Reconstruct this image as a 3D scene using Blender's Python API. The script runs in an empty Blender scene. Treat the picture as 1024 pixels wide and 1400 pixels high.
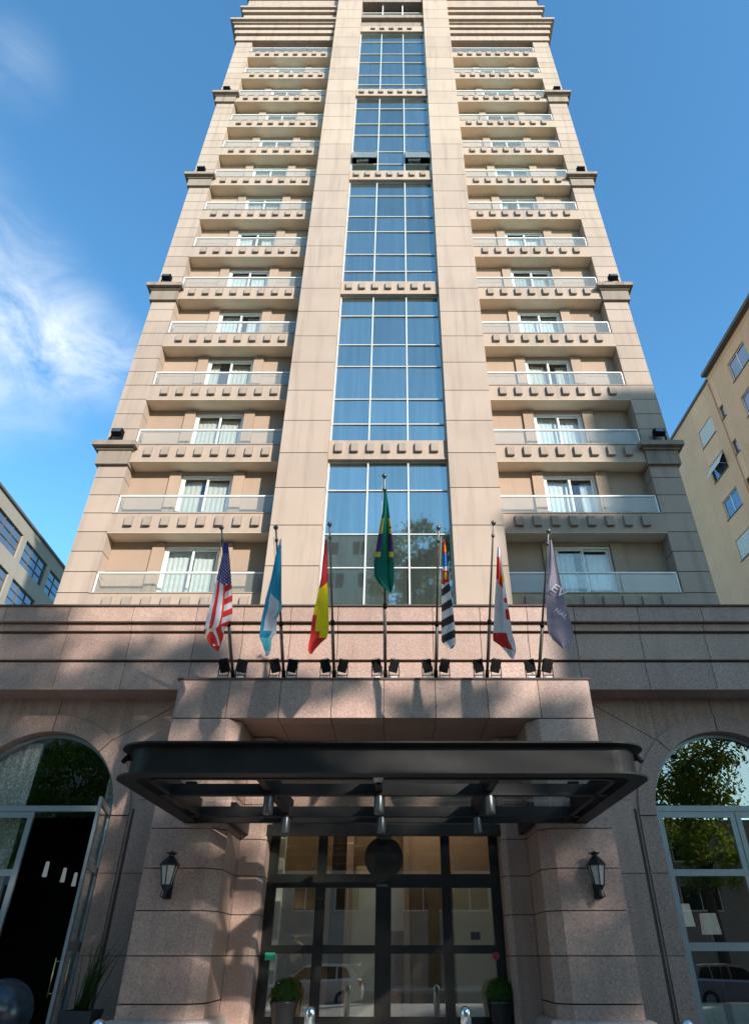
import bpy, math, random
from mathutils import Vector, Matrix, noise as mnoise
random.seed(7)
R = math.radians
sc = bpy.context.scene
COL = sc.collection

# ------------------------------------------------------------------ camera numbers
CX, CH = 0.32, 1.6                      # camera x and eye height, camera stands at y = 0
F, PU, PV = 893.0, 543.0, 700.0         # focal length and principal point in pixels of the photograph
PITCH = R(34.2)
def ray(u, v):
    x = (u - PU) / F; y = (PV - v) / F
    return Vector((x, math.cos(PITCH) - math.sin(PITCH) * y, math.sin(PITCH) + math.cos(PITCH) * y))
def at(u, v, D):
    r = ray(u, v)
    return Vector((CX + r.x / r.y * D, D, CH + r.z / r.y * D))

# ------------------------------------------------------------------ materials
def new_mat(name):
    m = bpy.data.materials.new(name); m.use_nodes = True
    nt = m.node_tree; nt.nodes.clear()
    out = nt.nodes.new('ShaderNodeOutputMaterial')
    return m, nt, out
def nd(nt, typ, **kw):
    n = nt.nodes.new(typ)
    for k, v in kw.items():
        if k.startswith('i_'):
            n.inputs[k[2:].replace('_', ' ')].default_value = v
        else:
            setattr(n, k, v)
    return n
def ramp(nt, fac, stops):
    r = nt.nodes.new('ShaderNodeValToRGB')
    el = r.color_ramp.elements
    el[0].position, el[0].color = stops[0][0], (*stops[0][1], 1)
    el[1].position, el[1].color = stops[-1][0], (*stops[-1][1], 1)
    for p, c in stops[1:-1]:
        e = el.new(p); e.color = (*c, 1)
    nt.links.new(fac, r.inputs['Fac'])
    return r.outputs['Color']
def noise(nt, vec, scale, detail=4, rough=0.55):
    n = nd(nt, 'ShaderNodeTexNoise', i_Scale=scale, i_Detail=detail, i_Roughness=rough)
    nt.links.new(vec, n.inputs['Vector']); return n.outputs['Fac']
def mixc(nt, a, b, fac, mode='MIX'):
    n = nt.nodes.new('ShaderNodeMix'); n.data_type = 'RGBA'; n.blend_type = mode
    for s, v in ((n.inputs['A'], a), (n.inputs['B'], b)):
        if isinstance(v, tuple): s.default_value = (*v[:3], 1)
        else: nt.links.new(v, s)
    f = n.inputs['Factor']
    if isinstance(fac, (int, float)): f.default_value = fac
    else: nt.links.new(fac, f)
    return n.outputs['Result']
def vmap(nt, scale=(1, 1, 1)):
    tc = nt.nodes.new('ShaderNodeTexCoord'); mp = nt.nodes.new('ShaderNodeMapping')
    mp.inputs['Scale'].default_value = scale
    nt.links.new(tc.outputs['Object'], mp.inputs['Vector']); return mp.outputs['Vector']
def math_(nt, op, a, b=None):
    n = nt.nodes.new('ShaderNodeMath'); n.operation = op
    for i, v in enumerate((a, b)):
        if v is None: continue
        if isinstance(v, (int, float)): n.inputs[i].default_value = v
        else: nt.links.new(v, n.inputs[i])
    return n.outputs[0]
def bsdf(nt, out, col, rough=0.6, metal=0.0, bump=None, bstr=0.2, bdist=0.01, spec=0.5):
    b = nt.nodes.new('ShaderNodeBsdfPrincipled')
    if isinstance(col, tuple): b.inputs['Base Color'].default_value = (*col[:3], 1)
    else: nt.links.new(col, b.inputs['Base Color'])
    if isinstance(rough, (int, float)): b.inputs['Roughness'].default_value = rough
    else: nt.links.new(rough, b.inputs['Roughness'])
    b.inputs['Metallic'].default_value = metal
    b.inputs['Specular IOR Level'].default_value = spec
    if bump is not None:
        bp = nd(nt, 'ShaderNodeBump', i_Strength=bstr, i_Distance=bdist)
        nt.links.new(bump, bp.inputs['Height']); nt.links.new(bp.outputs['Normal'], b.inputs['Normal'])
    nt.links.new(b.outputs[0], out.inputs['Surface'])
    return b
def isl(nt, lo, hi):
    g = nt.nodes.new('ShaderNodeNewGeometry')
    m = nd(nt, 'ShaderNodeMapRange', i_To_Min=lo, i_To_Max=hi)
    nt.links.new(g.outputs['Random Per Island'], m.inputs['Value'])
    return m.outputs['Result']
def scale_col(nt, col, fac):
    n = nt.nodes.new('ShaderNodeVectorMath'); n.operation = 'SCALE'
    nt.links.new(col, n.inputs[0]); nt.links.new(fac, n.inputs['Scale']); return n.outputs[0]

def plain(name, col, rough=0.5, metal=0.0, var=0.12, scale=8.0, bump=0.0, spec=0.5):
    m, nt, out = new_mat(name)
    v = vmap(nt); n = noise(nt, v, scale, 5)
    c = ramp(nt, n, [(0.3, tuple(x * (1 - var) for x in col)), (0.7, tuple(min(1, x * (1 + var)) for x in col))])
    bsdf(nt, out, c, rough, metal, n if bump else None, bump, spec=spec)
    return m

def cream_stone(name, base, stain=0.5):
    m, nt, out = new_mat(name)
    v = vmap(nt)
    big = noise(nt, v, 0.55, 5); fine = noise(nt, v, 28, 4, 0.7)
    streak = noise(nt, vmap(nt, (2.6, 2.6, 0.16)), 1.4, 6, 0.62)
    c = ramp(nt, big, [(0.25, tuple(x * 0.90 for x in base)), (0.75, tuple(x * 1.07 for x in base))])
    c = mixc(nt, c, tuple(x * 0.78 for x in base), math_(nt, 'MULTIPLY', fine, 0.35))
    dirt = ramp(nt, streak, [(0.50, (0, 0, 0)), (0.80, (1, 1, 1))])
    c = mixc(nt, c, (base[0] * .42, base[1] * .42, base[2] * .44), math_(nt, 'MULTIPLY', dirt, stain))
    c = scale_col(nt, c, isl(nt, 0.93, 1.05))
    bsdf(nt, out, c, 0.85, 0, fine, 0.15, 0.01, spec=0.2)
    return m

def granite(name, lo, mid, hi, rough=0.5):
    m, nt, out = new_mat(name)
    v = vmap(nt)
    a = noise(nt, v, 26, 3, 0.75); b = noise(nt, v, 70, 2, 0.6); big = noise(nt, v, 0.9, 4)
    sp = math_(nt, 'ADD', math_(nt, 'MULTIPLY', a, 0.6), math_(nt, 'MULTIPLY', b, 0.4))
    c = ramp(nt, sp, [(0.36, lo), (0.47, mid), (0.55, mid), (0.64, hi)])
    c = scale_col(nt, c, math_(nt, 'ADD', math_(nt, 'MULTIPLY', big, 0.3), 0.85))
    st = noise(nt, vmap(nt, (2.0, 2.0, 0.22)), 1.6, 6, 0.6)
    c = mixc(nt, c, tuple(x * .55 for x in mid), math_(nt, 'MULTIPLY', ramp(nt, st, [(0.5, (0, 0, 0)), (0.78, (1, 1, 1))]), .45))
    c = scale_col(nt, c, isl(nt, 0.86, 1.10))
    bsdf(nt, out, c, rough, 0, sp, 0.05, 0.004, spec=0.4)
    return m

M = {}
M['cream'] = cream_stone('cream_stone', (0.388, 0.300, 0.240), 0.50)
M['soffit'] = plain('bounce_lit_soffit', (0.80, 0.66, 0.48), 0.9, 0, 0.08, 1.5)  # pale base colour stands in for light bounced up under the balconies
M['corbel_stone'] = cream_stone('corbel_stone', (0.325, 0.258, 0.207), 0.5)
M['cream_dirty'] = cream_stone('weathered_cream_stone', (0.265, 0.212, 0.168), 0.9)
M['tan'] = cream_stone('tan_render', (0.36, 0.255, 0.185), 0.15)
M['granite'] = granite('pink_granite', (0.15, 0.09, 0.073), (0.36, 0.232, 0.184), (0.54, 0.40, 0.335))
M['granite_pale'] = granite('grey_granite', (0.16, 0.125, 0.115), (0.36, 0.29, 0.26), (0.5, 0.43, 0.4))
M['joint'] = plain('dark_joint', (0.075, 0.052, 0.045), 0.9)
M['joint_cream'] = plain('cream_joint', (0.13, 0.10, 0.08), 0.9)
M['alu'] = plain('white_aluminium', (0.72, 0.72, 0.70), 0.4, 0.0, 0.04)
M['mullion'] = plain('pale_mullion', (0.50, 0.50, 0.48), 0.45, 0.0, 0.08)
M['sash_glass'] = plain('tilted_sash_glass', (0.15, 0.18, 0.18), 0.2)
M['grey_alu'] = plain('grey_aluminium', (0.25, 0.28, 0.29), 0.35, 0.35, 0.06)
M['bronze'] = plain('dark_bronze_steel', (0.016, 0.0135, 0.0125), 0.5, 0.1, 0.3, 3.0, spec=0.3)
M['door_frame'] = plain('dark_brown_frame', (0.014, 0.013, 0.011), 0.3, 0.2, 0.2)
M['black'] = plain('black_paint', (0.007, 0.007, 0.0075), 0.75, spec=0.12)
M['iron'] = plain('black_iron', (0.02, 0.021, 0.022), 0.42, 0.5)
M['steel_spot'] = plain('grey_steel', (0.14, 0.145, 0.15), 0.35, 0.7)
M['pole'] = plain('weathered_pole', (0.13, 0.12, 0.11), 0.4, 0.6)
M['chrome'] = plain('polished_steel', (0.72, 0.73, 0.74), 0.12, 1.0, 0.03)
M['brass'] = plain('brass', (0.62, 0.43, 0.17), 0.25, 1.0, 0.05)
M['white_plate'] = plain('pale_plate', (0.42, 0.40, 0.385), 0.5)
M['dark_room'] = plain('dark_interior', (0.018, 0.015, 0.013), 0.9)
M['wood'] = plain('brown_wood_panel', (0.26, 0.18, 0.10), 0.45, 0, 0.3, 2.0)
M['wood_dark'] = plain('dark_wood_panel', (0.05, 0.033, 0.022), 0.45, 0, 0.3, 2.0)
M['panel_cream'] = plain('pale_panel', (0.78, 0.76, 0.60), 0.7, 0, 0.05)
M['panel_grey'] = plain('grey_panel', (0.66, 0.66, 0.62), 0.7, 0, 0.05)
M['panel_peach'] = plain('peach_panel', (0.62, 0.44, 0.31), 0.7, 0, 0.08)
M['asphalt'] = plain('asphalt', (0.05, 0.05, 0.052), 0.9, 0, 0.3, 30, 0.2)
M['paving'] = plain('stone_paving', (0.40, 0.37, 0.33), 0.85, 0, 0.25, 12, 0.1)
M['earth'] = plain('city_ground', (0.25, 0.23, 0.20), 0.95, 0, 0.3, 0.4)
M['roofing'] = plain('roof_gravel', (0.42, 0.40, 0.37), 0.9)
M['bark'] = plain('bark', (0.09, 0.065, 0.045), 0.9, 0, 0.4, 6, 0.4)
M['pot'] = plain('charcoal_pot', (0.03, 0.03, 0.034), 0.45)
M['gloss_pot'] = plain('gloss_black_pot', (0.018, 0.018, 0.02), 0.12)
M['ball_pot'] = plain('glazed_pot', (0.035, 0.042, 0.05), 0.22, 0.1, 0.35, 5)
M['cushion'] = plain('cream_upholstery', (0.62, 0.56, 0.40), 0.85)
M['tyre'] = plain('tyre_rubber', (0.02, 0.02, 0.02), 0.8)
M['car_white'] = plain('white_car_paint', (0.75, 0.75, 0.76), 0.18, 0, 0.01)
M['car_silver'] = plain('silver_car_paint', (0.5, 0.51, 0.53), 0.25, 0.5, 0.02)
M['car_glass'] = plain('car_glass', (0.015, 0.017, 0.02), 0.05)
M['red_lens'] = plain('red_lens', (0.5, 0.02, 0.02), 0.2)
M['ochre_wall'] = cream_stone('ochre_render', (0.76, 0.46, 0.285), 0.2)
M['beige_wall'] = cream_stone('beige_render', (0.33, 0.295, 0.245), 0.22)
M['far_wall'] = plain('pale_render', (0.40, 0.38, 0.35), 0.9, 0, 0.12, 0.5)
M['far_wall_dark'] = plain('grey_render', (0.26, 0.25, 0.24), 0.9, 0, 0.12, 0.5)
M['shutter'] = plain('roller_shutter', (0.55, 0.53, 0.49), 0.7)
M['window_trim'] = plain('dark_window_trim', (0.10, 0.085, 0.07), 0.6)
M['green_sign'] = plain('green_sticker', (0.03, 0.42, 0.24), 0.5)
M['red_sign'] = plain('red_sticker', (0.42, 0.03, 0.03), 0.5)
M['plate'] = plain('dark_plate', (0.03, 0.028, 0.035), 0.4)

def cloth(name, col, trans=0.3):
    m, nt, out = new_mat(name)
    v = vmap(nt); n = noise(nt, v, 14, 4)
    c = ramp(nt, n, [(0.3, tuple(x * 0.9 for x in col)), (0.7, tuple(min(1, x * 1.06) for x in col))])
    d = nt.nodes.new('ShaderNodeBsdfDiffuse'); t = nt.nodes.new('ShaderNodeBsdfTranslucent')
    nt.links.new(c, d.inputs[0]); nt.links.new(c, t.inputs[0])
    mx = nt.nodes.new('ShaderNodeMixShader'); mx.inputs[0].default_value = trans
    nt.links.new(d.outputs[0], mx.inputs[1]); nt.links.new(t.outputs[0], mx.inputs[2])
    nt.links.new(mx.outputs[0], out.inputs['Surface']); return m
M['curtain'] = cloth('white_net_curtain', (0.88, 0.88, 0.86), 0.25)
M['curtain_cream'] = cloth('cream_curtain', (0.74, 0.68, 0.56), 0.2); M['curtain_grey'] = cloth('grey_net_curtain', (0.62, 0.64, 0.64), 0.3)
M['drape'] = None
for k, c in dict(f_red=(0.55, 0.04, 0.035), f_darkred=(0.26, 0.02, 0.02), f_white=(0.60, 0.60, 0.62), f_navy=(0.055, 0.05, 0.20),
                 f_sky=(0.035, 0.27, 0.42), f_aqua=(0.10, 0.42, 0.50), f_silver=(0.52, 0.54, 0.62), f_yellow=(0.66, 0.52, 0.02),
                 f_green=(0.012, 0.115, 0.085), f_gold=(0.48, 0.40, 0.06), f_purple=(0.075, 0.04, 0.14), f_blue=(0.03, 0.16, 0.48),
                 f_orange=(0.72, 0.22, 0.02), f_black=(0.045, 0.045, 0.048), f_lilac=(0.27, 0.24, 0.30), f_cream=(0.55, 0.48, 0.34),
                 f_spanred=(0.42, 0.035, 0.045)).items():
    M[k] = cloth('flag_' + k[2:], c, 0.3)

def drape_mat():
    m, nt, out = new_mat('patterned_drape')
    w = nd(nt, 'ShaderNodeTexVoronoi', i_Scale=24.0)
    nt.links.new(vmap(nt, (1, 1, 0.55)), w.inputs['Vector'])
    c = ramp(nt, w.outputs['Distance'], [(0.25, (0.72, 0.70, 0.66)), (0.5, (0.34, 0.33, 0.31))])
    bsdf(nt, out, c, 0.9); return m
M['drape'] = drape_mat()

def clear_glass(name, tint, refl, haze=0.0, rough=0.0, edge=0.8):
    """thin pane: straight-through light plus a mirror share that grows at grazing angles, and a little dust"""
    m, nt, out = new_mat(name)
    tr = nt.nodes.new('ShaderNodeBsdfTransparent'); tr.inputs[0].default_value = (*tint, 1)
    gl = nt.nodes.new('ShaderNodeBsdfGlossy'); gl.inputs['Roughness'].default_value = rough
    gl.inputs[0].default_value = (0.95, 0.97, 0.97, 1)
    lw = nd(nt, 'ShaderNodeLayerWeight', i_Blend=0.5)
    f = math_(nt, 'POWER', lw.outputs['Facing'], 5.0)
    f = math_(nt, 'MINIMUM', math_(nt, 'ADD', math_(nt, 'MULTIPLY', f, edge), refl), 1.0)
    a = tr.outputs[0]
    if haze:
        df = nt.nodes.new('ShaderNodeBsdfDiffuse'); df.inputs[0].default_value = (.72, .74, .73, 1)
        m0 = nt.nodes.new('ShaderNodeMixShader'); m0.inputs[0].default_value = haze
        nt.links.new(tr.outputs[0], m0.inputs[1]); nt.links.new(df.outputs[0], m0.inputs[2]); a = m0.outputs[0]
    mx = nt.nodes.new('ShaderNodeMixShader'); nt.links.new(f, mx.inputs[0])
    nt.links.new(a, mx.inputs[1]); nt.links.new(gl.outputs[0], mx.inputs[2])
    nt.links.new(mx.outputs[0], out.inputs['Surface']); return m
M['rail_glass'] = clear_glass('balcony_glass', (0.90, 0.93, 0.92), 0.035, 0.08)
M['win_glass'] = clear_glass('window_glass', (0.90, 0.93, 0.93), 0.07)
M['shop_glass'] = clear_glass('arch_glass', (0.84, 0.86, 0.84), 0.15)
M['door_glass'] = clear_glass('door_glass', (0.87, 0.88, 0.85), 0.17)
M['roof_glass'] = clear_glass('canopy_glass', (0.88, 0.90, 0.89), 0.02, 0.0, 0.0, 0.35)

def mirror_glass():
    m, nt, out = new_mat('blue_reflective_glass')
    n = noise(nt, vmap(nt), 0.8, 2)
    streak = noise(nt, vmap(nt, (7, 7, 0.25)), 1.2, 4)
    c = ramp(nt, streak, [(0.3, (0.30, 0.37, 0.36)), (0.75, (0.40, 0.465, 0.44))])
    c = scale_col(nt, c, isl(nt, 0.86, 1.10))
    bsdf(nt, out, c, 0.03, 0.92, n, 0.03, 0.05)
    return m
M['mirror'] = mirror_glass()
M['far_glass'] = plain('neighbour_glass', (0.22, 0.27, 0.32), 0.08, 0.75, 0.1, 0.7)

def leaf(name, a, b):
    m, nt, out = new_mat(name)
    g = nt.nodes.new('ShaderNodeNewGeometry')
    c = ramp(nt, g.outputs['Random Per Island'], [(0.0, a), (1.0, b)])
    d = nt.nodes.new('ShaderNodeBsdfDiffuse'); t = nt.nodes.new('ShaderNodeBsdfTranslucent')
    nt.links.new(c, d.inputs[0]); nt.links.new(mixc(nt, c, (0.30, 0.36, 0.03), 0.5), t.inputs[0])
    mx = nt.nodes.new('ShaderNodeMixShader'); mx.inputs[0].default_value = 0.5
    nt.links.new(d.outputs[0], mx.inputs[1]); nt.links.new(t.outputs[0], mx.inputs[2])
    nt.links.new(mx.outputs[0], out.inputs['Surface']); return m
M['leaf'] = leaf('street_tree_leaves', (0.10, 0.16, 0.025), (0.22, 0.29, 0.05))
M['leaf_dark'] = leaf('tall_tree_leaves', (0.03, 0.06, 0.02), (0.07, 0.10, 0.03))
M['box_leaf'] = leaf('clipped_box_leaves', (0.03, 0.09, 0.025), (0.09, 0.17, 0.05))
M['reed'] = leaf('reed_leaves', (0.03, 0.07, 0.02), (0.06, 0.11, 0.03))

def emit(name, col, s):
    m, nt, out = new_mat(name)
    e = nt.nodes.new('ShaderNodeEmission'); e.inputs[0].default_value = (*col, 1); e.inputs[1].default_value = s
    nt.links.new(e.outputs[0], out.inputs['Surface']); return m
M['lamp_on'] = emit('lit_pendant', (0.72, 0.85, 0.9), 0.08)
M['shade'] = plain('lamp_shade_cloth', (0.80, 0.82, 0.80), 0.9)
_b = [n for n in M['shade'].node_tree.nodes if n.type == 'BSDF_PRINCIPLED'][0]
_b.inputs['Emission Color'].default_value = (.9, .95, .92, 1); _b.inputs['Emission Strength'].default_value = .06
M['added_glow'] = emit('added_lobby_emitter', (1.0, .86, .66), 3.8)  # glow of the light added in the lobby
M['lantern_glass'] = plain('frosted_lantern_glass', (0.42, 0.40, 0.36), 0.3)

# ------------------------------------------------------------------ mesh builder
ORI = {}                                 # origin of each thing, for its parts
class MB:
    def __init__(s): s.v = []; s.f = []; s.m = []; s.sm = []; s.cur = 0; s.smooth = False
    def vert(s, p): s.v.append(Vector(p)); return len(s.v) - 1
    def face(s, idx): s.f.append(tuple(idx)); s.m.append(s.cur); s.sm.append(s.smooth)
    def quad(s, a, b, c, d): s.face([s.vert(p) for p in (a, b, c, d)])
    def box(s, x0, x1, y0, y1, z0, z1):
        if x0 > x1: x0, x1 = x1, x0
        if y0 > y1: y0, y1 = y1, y0
        i = [s.vert((x, y, z)) for z in (z0, z1) for y in (y0, y1) for x in (x0, x1)]
        for q in ((0, 2, 3, 1), (4, 5, 7, 6), (0, 1, 5, 4), (2, 6, 7, 3), (0, 4, 6, 2), (1, 3, 7, 5)):
            s.face([i[k] for k in q])
    def prism(s, poly, z0, z1):
        n = len(poly)
        if sum(poly[i][0] * poly[(i + 1) % n][1] - poly[(i + 1) % n][0] * poly[i][1] for i in range(n)) < 0: poly = poly[::-1]
        a = [s.vert((x, y, z0)) for x, y in poly]; b = [s.vert((x, y, z1)) for x, y in poly]
        s.face(a[::-1]); s.face(b)
        for i in range(n): s.face((a[i], a[(i + 1) % n], b[(i + 1) % n], b[i]))
    def extrude_x(s, prof, x0, x1):      # prof: list of (y, z)
        n = len(prof)
        a = [s.vert((x0, y, z)) for y, z in prof]; b = [s.vert((x1, y, z)) for y, z in prof]
        s.face(a); s.face(b[::-1])
        for i in range(n): s.face((a[i], b[i], b[(i + 1) % n], a[(i + 1) % n]))
    def tube(s, pts, r, n=8, r1=None):
        pts = [Vector(p) for p in pts]; rings = []
        sm = s.smooth; s.smooth = True
        for k, p in enumerate(pts):
            d = (pts[min(k + 1, len(pts) - 1)] - pts[max(k - 1, 0)]).normalized()
            up = Vector((0, 0, 1)) if abs(d.z) < 0.9 else Vector((1, 0, 0))
            a = d.cross(up).normalized(); b = d.cross(a)
            t = k / max(1, len(pts) - 1); rr = r if r1 is None else r + (r1 - r) * t
            rings.append([s.vert(p + a * math.cos(2 * math.pi * i / n) * rr + b * math.sin(2 * math.pi * i / n) * rr) for i in range(n)])
        for A, B in zip(rings, rings[1:]):
            for i in range(n): s.face((A[i], A[(i + 1) % n], B[(i + 1) % n], B[i]))
        s.smooth = False
        s.face(rings[0][::-1]); s.face(rings[-1]); s.smooth = sm
    def lathe(s, prof, c=(0, 0, 0), n=24, smooth=True):   # prof: (r, z)
        c = Vector(c); rings = []; sm = s.smooth; s.smooth = smooth
        for r, z in prof:
            rings.append([s.vert(c + Vector((max(r, 1e-4) * math.cos(2 * math.pi * i / n), max(r, 1e-4) * math.sin(2 * math.pi * i / n), z))) for i in range(n)])
        for A, B in zip(rings, rings[1:]):
            for i in range(n): s.face((A[i], A[(i + 1) % n], B[(i + 1) % n], B[i]))
        s.face(rings[0][::-1]); s.face(rings[-1]); s.smooth = sm
    def sweep(s, path, prof):            # path: list of (point, outward); prof: closed list of (out, z)
        rings = [[s.vert(Vector(p) + Vector(o) * a + Vector((0, 0, z))) for a, z in prof] for p, o in path]
        n = len(prof)
        for A, B in zip(rings, rings[1:]):
            for i in range(n): s.face((A[i], A[(i + 1) % n], B[(i + 1) % n], B[i]))
        s.face(rings[0][::-1]); s.face(rings[-1])
    def build(s, name, mat, parent=None, local=False, loc=None):
        me = bpy.data.meshes.new(name)
        off = Vector((0, 0, 0))
        root = parent
        while root is not None and root.parent is not None: root = root.parent
        if root is not None and not local: off = ORI[root.name]
        if loc is not None: off = Vector(loc)
        me.from_pydata([v - off for v in s.v], [], s.f)
        for mm in (mat if isinstance(mat, (list, tuple)) else [mat]): me.materials.append(M[mm] if isinstance(mm, str) else mm)
        me.polygons.foreach_set('material_index', s.m); me.polygons.foreach_set('use_smooth', s.sm)
        me.update()
        o = bpy.data.objects.new(name, me); COL.objects.link(o)
        if parent is not None: o.parent = parent
        if loc is not None and parent is None: o.location = loc; ORI[o.name] = Vector(loc)
        return o
def boxes(*bs):
    m = MB()
    for b in bs: m.box(*b)
    return m
def tag(o, label=None, cat=None, group=None, kind=None):
    if label: o['label'] = label
    if cat: o['category'] = cat
    if group: o['group'] = group
    if kind: o['kind'] = kind
    return o
def thing(name, loc, label, cat, group=None, rz=0.0):
    o = bpy.data.objects.new(name, None); COL.objects.link(o)
    o.location = loc; o.rotation_euler.z = rz; o.empty_display_size = 0.2
    ORI[o.name] = Vector(loc)
    return tag(o, label, cat, group)
def copy_tree(o, parent=None):
    c = o.copy(); COL.objects.link(c)
    if parent is not None: c.parent = parent
    for ch in [x for x in COL.objects if x.parent == o]: copy_tree(ch, c)
    return c
def shrink(poly, d):
    n = len(poly)
    if sum(poly[i][0] * poly[(i + 1) % n][1] - poly[(i + 1) % n][0] * poly[i][1] for i in range(n)) < 0: poly = poly[::-1]
    L = []
    for i in range(n):
        a, b = Vector(poly[i]), Vector(poly[(i + 1) % n]); t = (b - a).normalized(); nn = Vector((-t.y, t.x))
        L.append((a + nn * d, t))
    res = []
    for i in range(n):
        (p, r), (q, s_) = L[i - 1], L[i]
        den = r.x * s_.y - r.y * s_.x
        k = ((q.x - p.x) * s_.y - (q.y - p.y) * s_.x) / den
        res.append(tuple(p + r * k))
    return res
def courses(face, back, poly, zs, gap=0.03, depth=0.03):
    """a stack of stone courses with open joints in front of a dark core"""
    for a, b in zip(zs, zs[1:]): face.prism(poly, a + gap / 2, b - gap / 2)
    back.prism(shrink(poly, depth), zs[0], zs[-1] - 0.02)
def mirx(poly): return [(-x, y) for x, y in poly]

# ------------------------------------------------------------------ THE HOTEL
hotel = thing('hotel_building', (0, 17.4, 0), 'tall cream stone hotel tower with stacked glass railed balconies above a pink granite base', 'hotel')
FP = 2.99                                # storey height
ZR0 = 11.67                              # top of the lowest visible balcony rail
YO, YC, YG, YW = 18.17, 17.54, 17.92, 18.72   # outer pilasters, central pilasters, central glass, balcony back wall
XO0, XO1, XP0, XP1 = 9.2, 10.22, 2.08, 3.74
NF = 14
TOP = 62.0
# core and side walls
m = boxes((-10.1, 10.1, 20.1, 34, 9.2, TOP)); m.build('core_wall', 'cream', hotel)
# pilasters
for sx in (-1, 1):
    f, b = MB(), MB()
    zs = [ZR0 - FP + FP / 4 * k for k in range(-1, 4 * 15 + 3)]
    zs = [z for z in zs if z > 8.8 and z < 52.0]
    poly = [(XO0, YO), (XO1, YO), (XO1, 20.6), (XO0, 20.6)]
    if sx < 0: poly = mirx(poly)
    courses(f, b, poly, zs, 0.028)
    o = f.build('outer_pilaster', 'cream', hotel); b.build('pilaster_core', 'joint_cream', o)
    f, b = MB(), MB()
    zs = [11.52 + 1.495 * k for k in range(-2, 36)]
    poly = [(XP0, YC), (XP1, YC), (XP1, 20.1), (XP0, 20.1)]
    if sx < 0: poly = mirx(poly)
    courses(f, b, poly, zs, 0.03)
    o = f.build('central_pilaster', 'cream', hotel); b.build('pilaster_core', 'joint_cream', o)
    # side wall of the tower
    f, b = MB(), MB()
    poly = [(9.9, 20.62), (XO1 - .02, 20.62), (XO1 - .02, 34.2), (9.9, 34.2)]
    if sx < 0: poly = mirx(poly)
    courses(f, b, poly, [9 + FP * k for k in range(18)], 0.03)
    o = f.build('side_wall', 'cream', hotel); b.build('wall_core', 'joint_cream', o)

# capitals on the outer pilasters and the floodlights on them
CAPZ = [15.93 + 8.97 * k for k in range(4)]
for sx in (-1, 1):
    for k, z in enumerate(CAPZ):
        m = MB()
        def bx(x0, x1, y0, y1, z0, z1): m.box(sx * x0, sx * x1, y0, y1, z0, z1)
        bx(XO0 - .05, XO1 + .10, YO - .12, 20.7, z, z + .60)
        bx(XO0 - .10, XO1 + .16, YO - .18, 20.75, z + .602, z + .70)
        bx(XO0 - .22, XO1 + .30, YO - .34, 20.9, z + .702, z + .90)
        m.build('pilaster_cap', 'cream_dirty', hotel)

# balcony back wall with window openings
WX0, WX1 = 5.54, 7.41
for sx in (-1, 1):
    w = MB(); t = MB()
    for n in range(-1, NF):
        zr = ZR0 + FP * n; fl = zr - 1.10; ce = zr + 1.435
        wt = ce - 0.16
        if n < 0: fl = 9.0
        for x0, x1 in ((XP1, WX0), (WX1, XO0)):
            for za, zb in ((fl + .002, zr + .30), (zr + .32, ce - .002)):
                w.box(sx * x0, sx * x1, YW, YW + .2, za, zb)
        w.box(sx * (WX0 + .002), sx * (WX1 - .002), YW, YW + .2, wt, ce - .002)
        t.box(sx * XP1, sx * WX0, YW + .02, YW + .18, zr + .28, zr + .34); t.box(sx * WX1, sx * XO0, YW + .02, YW + .18, zr + .28, zr + .34)
        for x0, x1 in ((WX0 - .40, WX0 - .004), (WX1 + .004, WX1 + .40)):
            w.box(sx * x0, sx * x1, YW - .09, YW - .002, fl, ce - .10)
    o = w.build('balcony_wall', 'tan', hotel); t.build('wall_joint', 'joint_cream', o)

# balconies: built once per side, then copied floor by floor
def corbel_mesh(xc, y, z1, w=.25, h=.43):
    c = MB()
    c.extrude_x([(y + .02, z1), (y - .02, z1), (y - .07, z1 - .03), (y - .105, z1 - .09), (y - .115, z1 - h + .03), (y - .108, z1 - h), (y + .02, z1 - h)], xc - w / 2, xc + w / 2)
    return c
CORB = [XP1 + .63 + .6 * k for k in range(8)]
bal_src = {}
for sx in (-1, 1):
    zr = ZR0
    p = MB()
    top, bot = zr - .78, zr - 1.555
    x0, x1 = XP1 + .002, XO0 - .002
    if sx < 0: x0, x1 = -x1, -x0
    p.box(x0, x1, YO - .02, YO + .14, bot, top)
    p.box(x0, x1, YO - .045, YO - .021, bot - .002, bot + .07)
    p.box(x0, x1, YO - .05, YO + .16, top + .002, top + .03)
    bal = p.build('balcony', 'cream', hotel)
    bal_src[sx] = bal
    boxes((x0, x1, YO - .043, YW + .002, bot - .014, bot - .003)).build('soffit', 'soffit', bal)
    r = MB()
    xe = sx * (XO0 - .06); xi = sx * (XP1 + .01)
    r.box(xe, xi, YO + .02, YO + .085, zr - .055, zr)
    r.box(xe, xi, YO + .035, YO + .07, zr - .74, zr - .715)
    r.box(xe - .02, xe + .02, YO + .03, YO + .075, top + .03, zr - .056)
    r.build('handrail', 'alu', bal)
    L = abs(xe - xi) / 3
    for k in range(3):
        g = MB(); a = min(xe, xi) + L * k + .015; b = a + L - .03
        g.box(a, b, YO + .046, YO + .058, zr - .714, zr - .056)
        g.build('glass_panel', 'rail_glass', bal)
corb_src = {}
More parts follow.
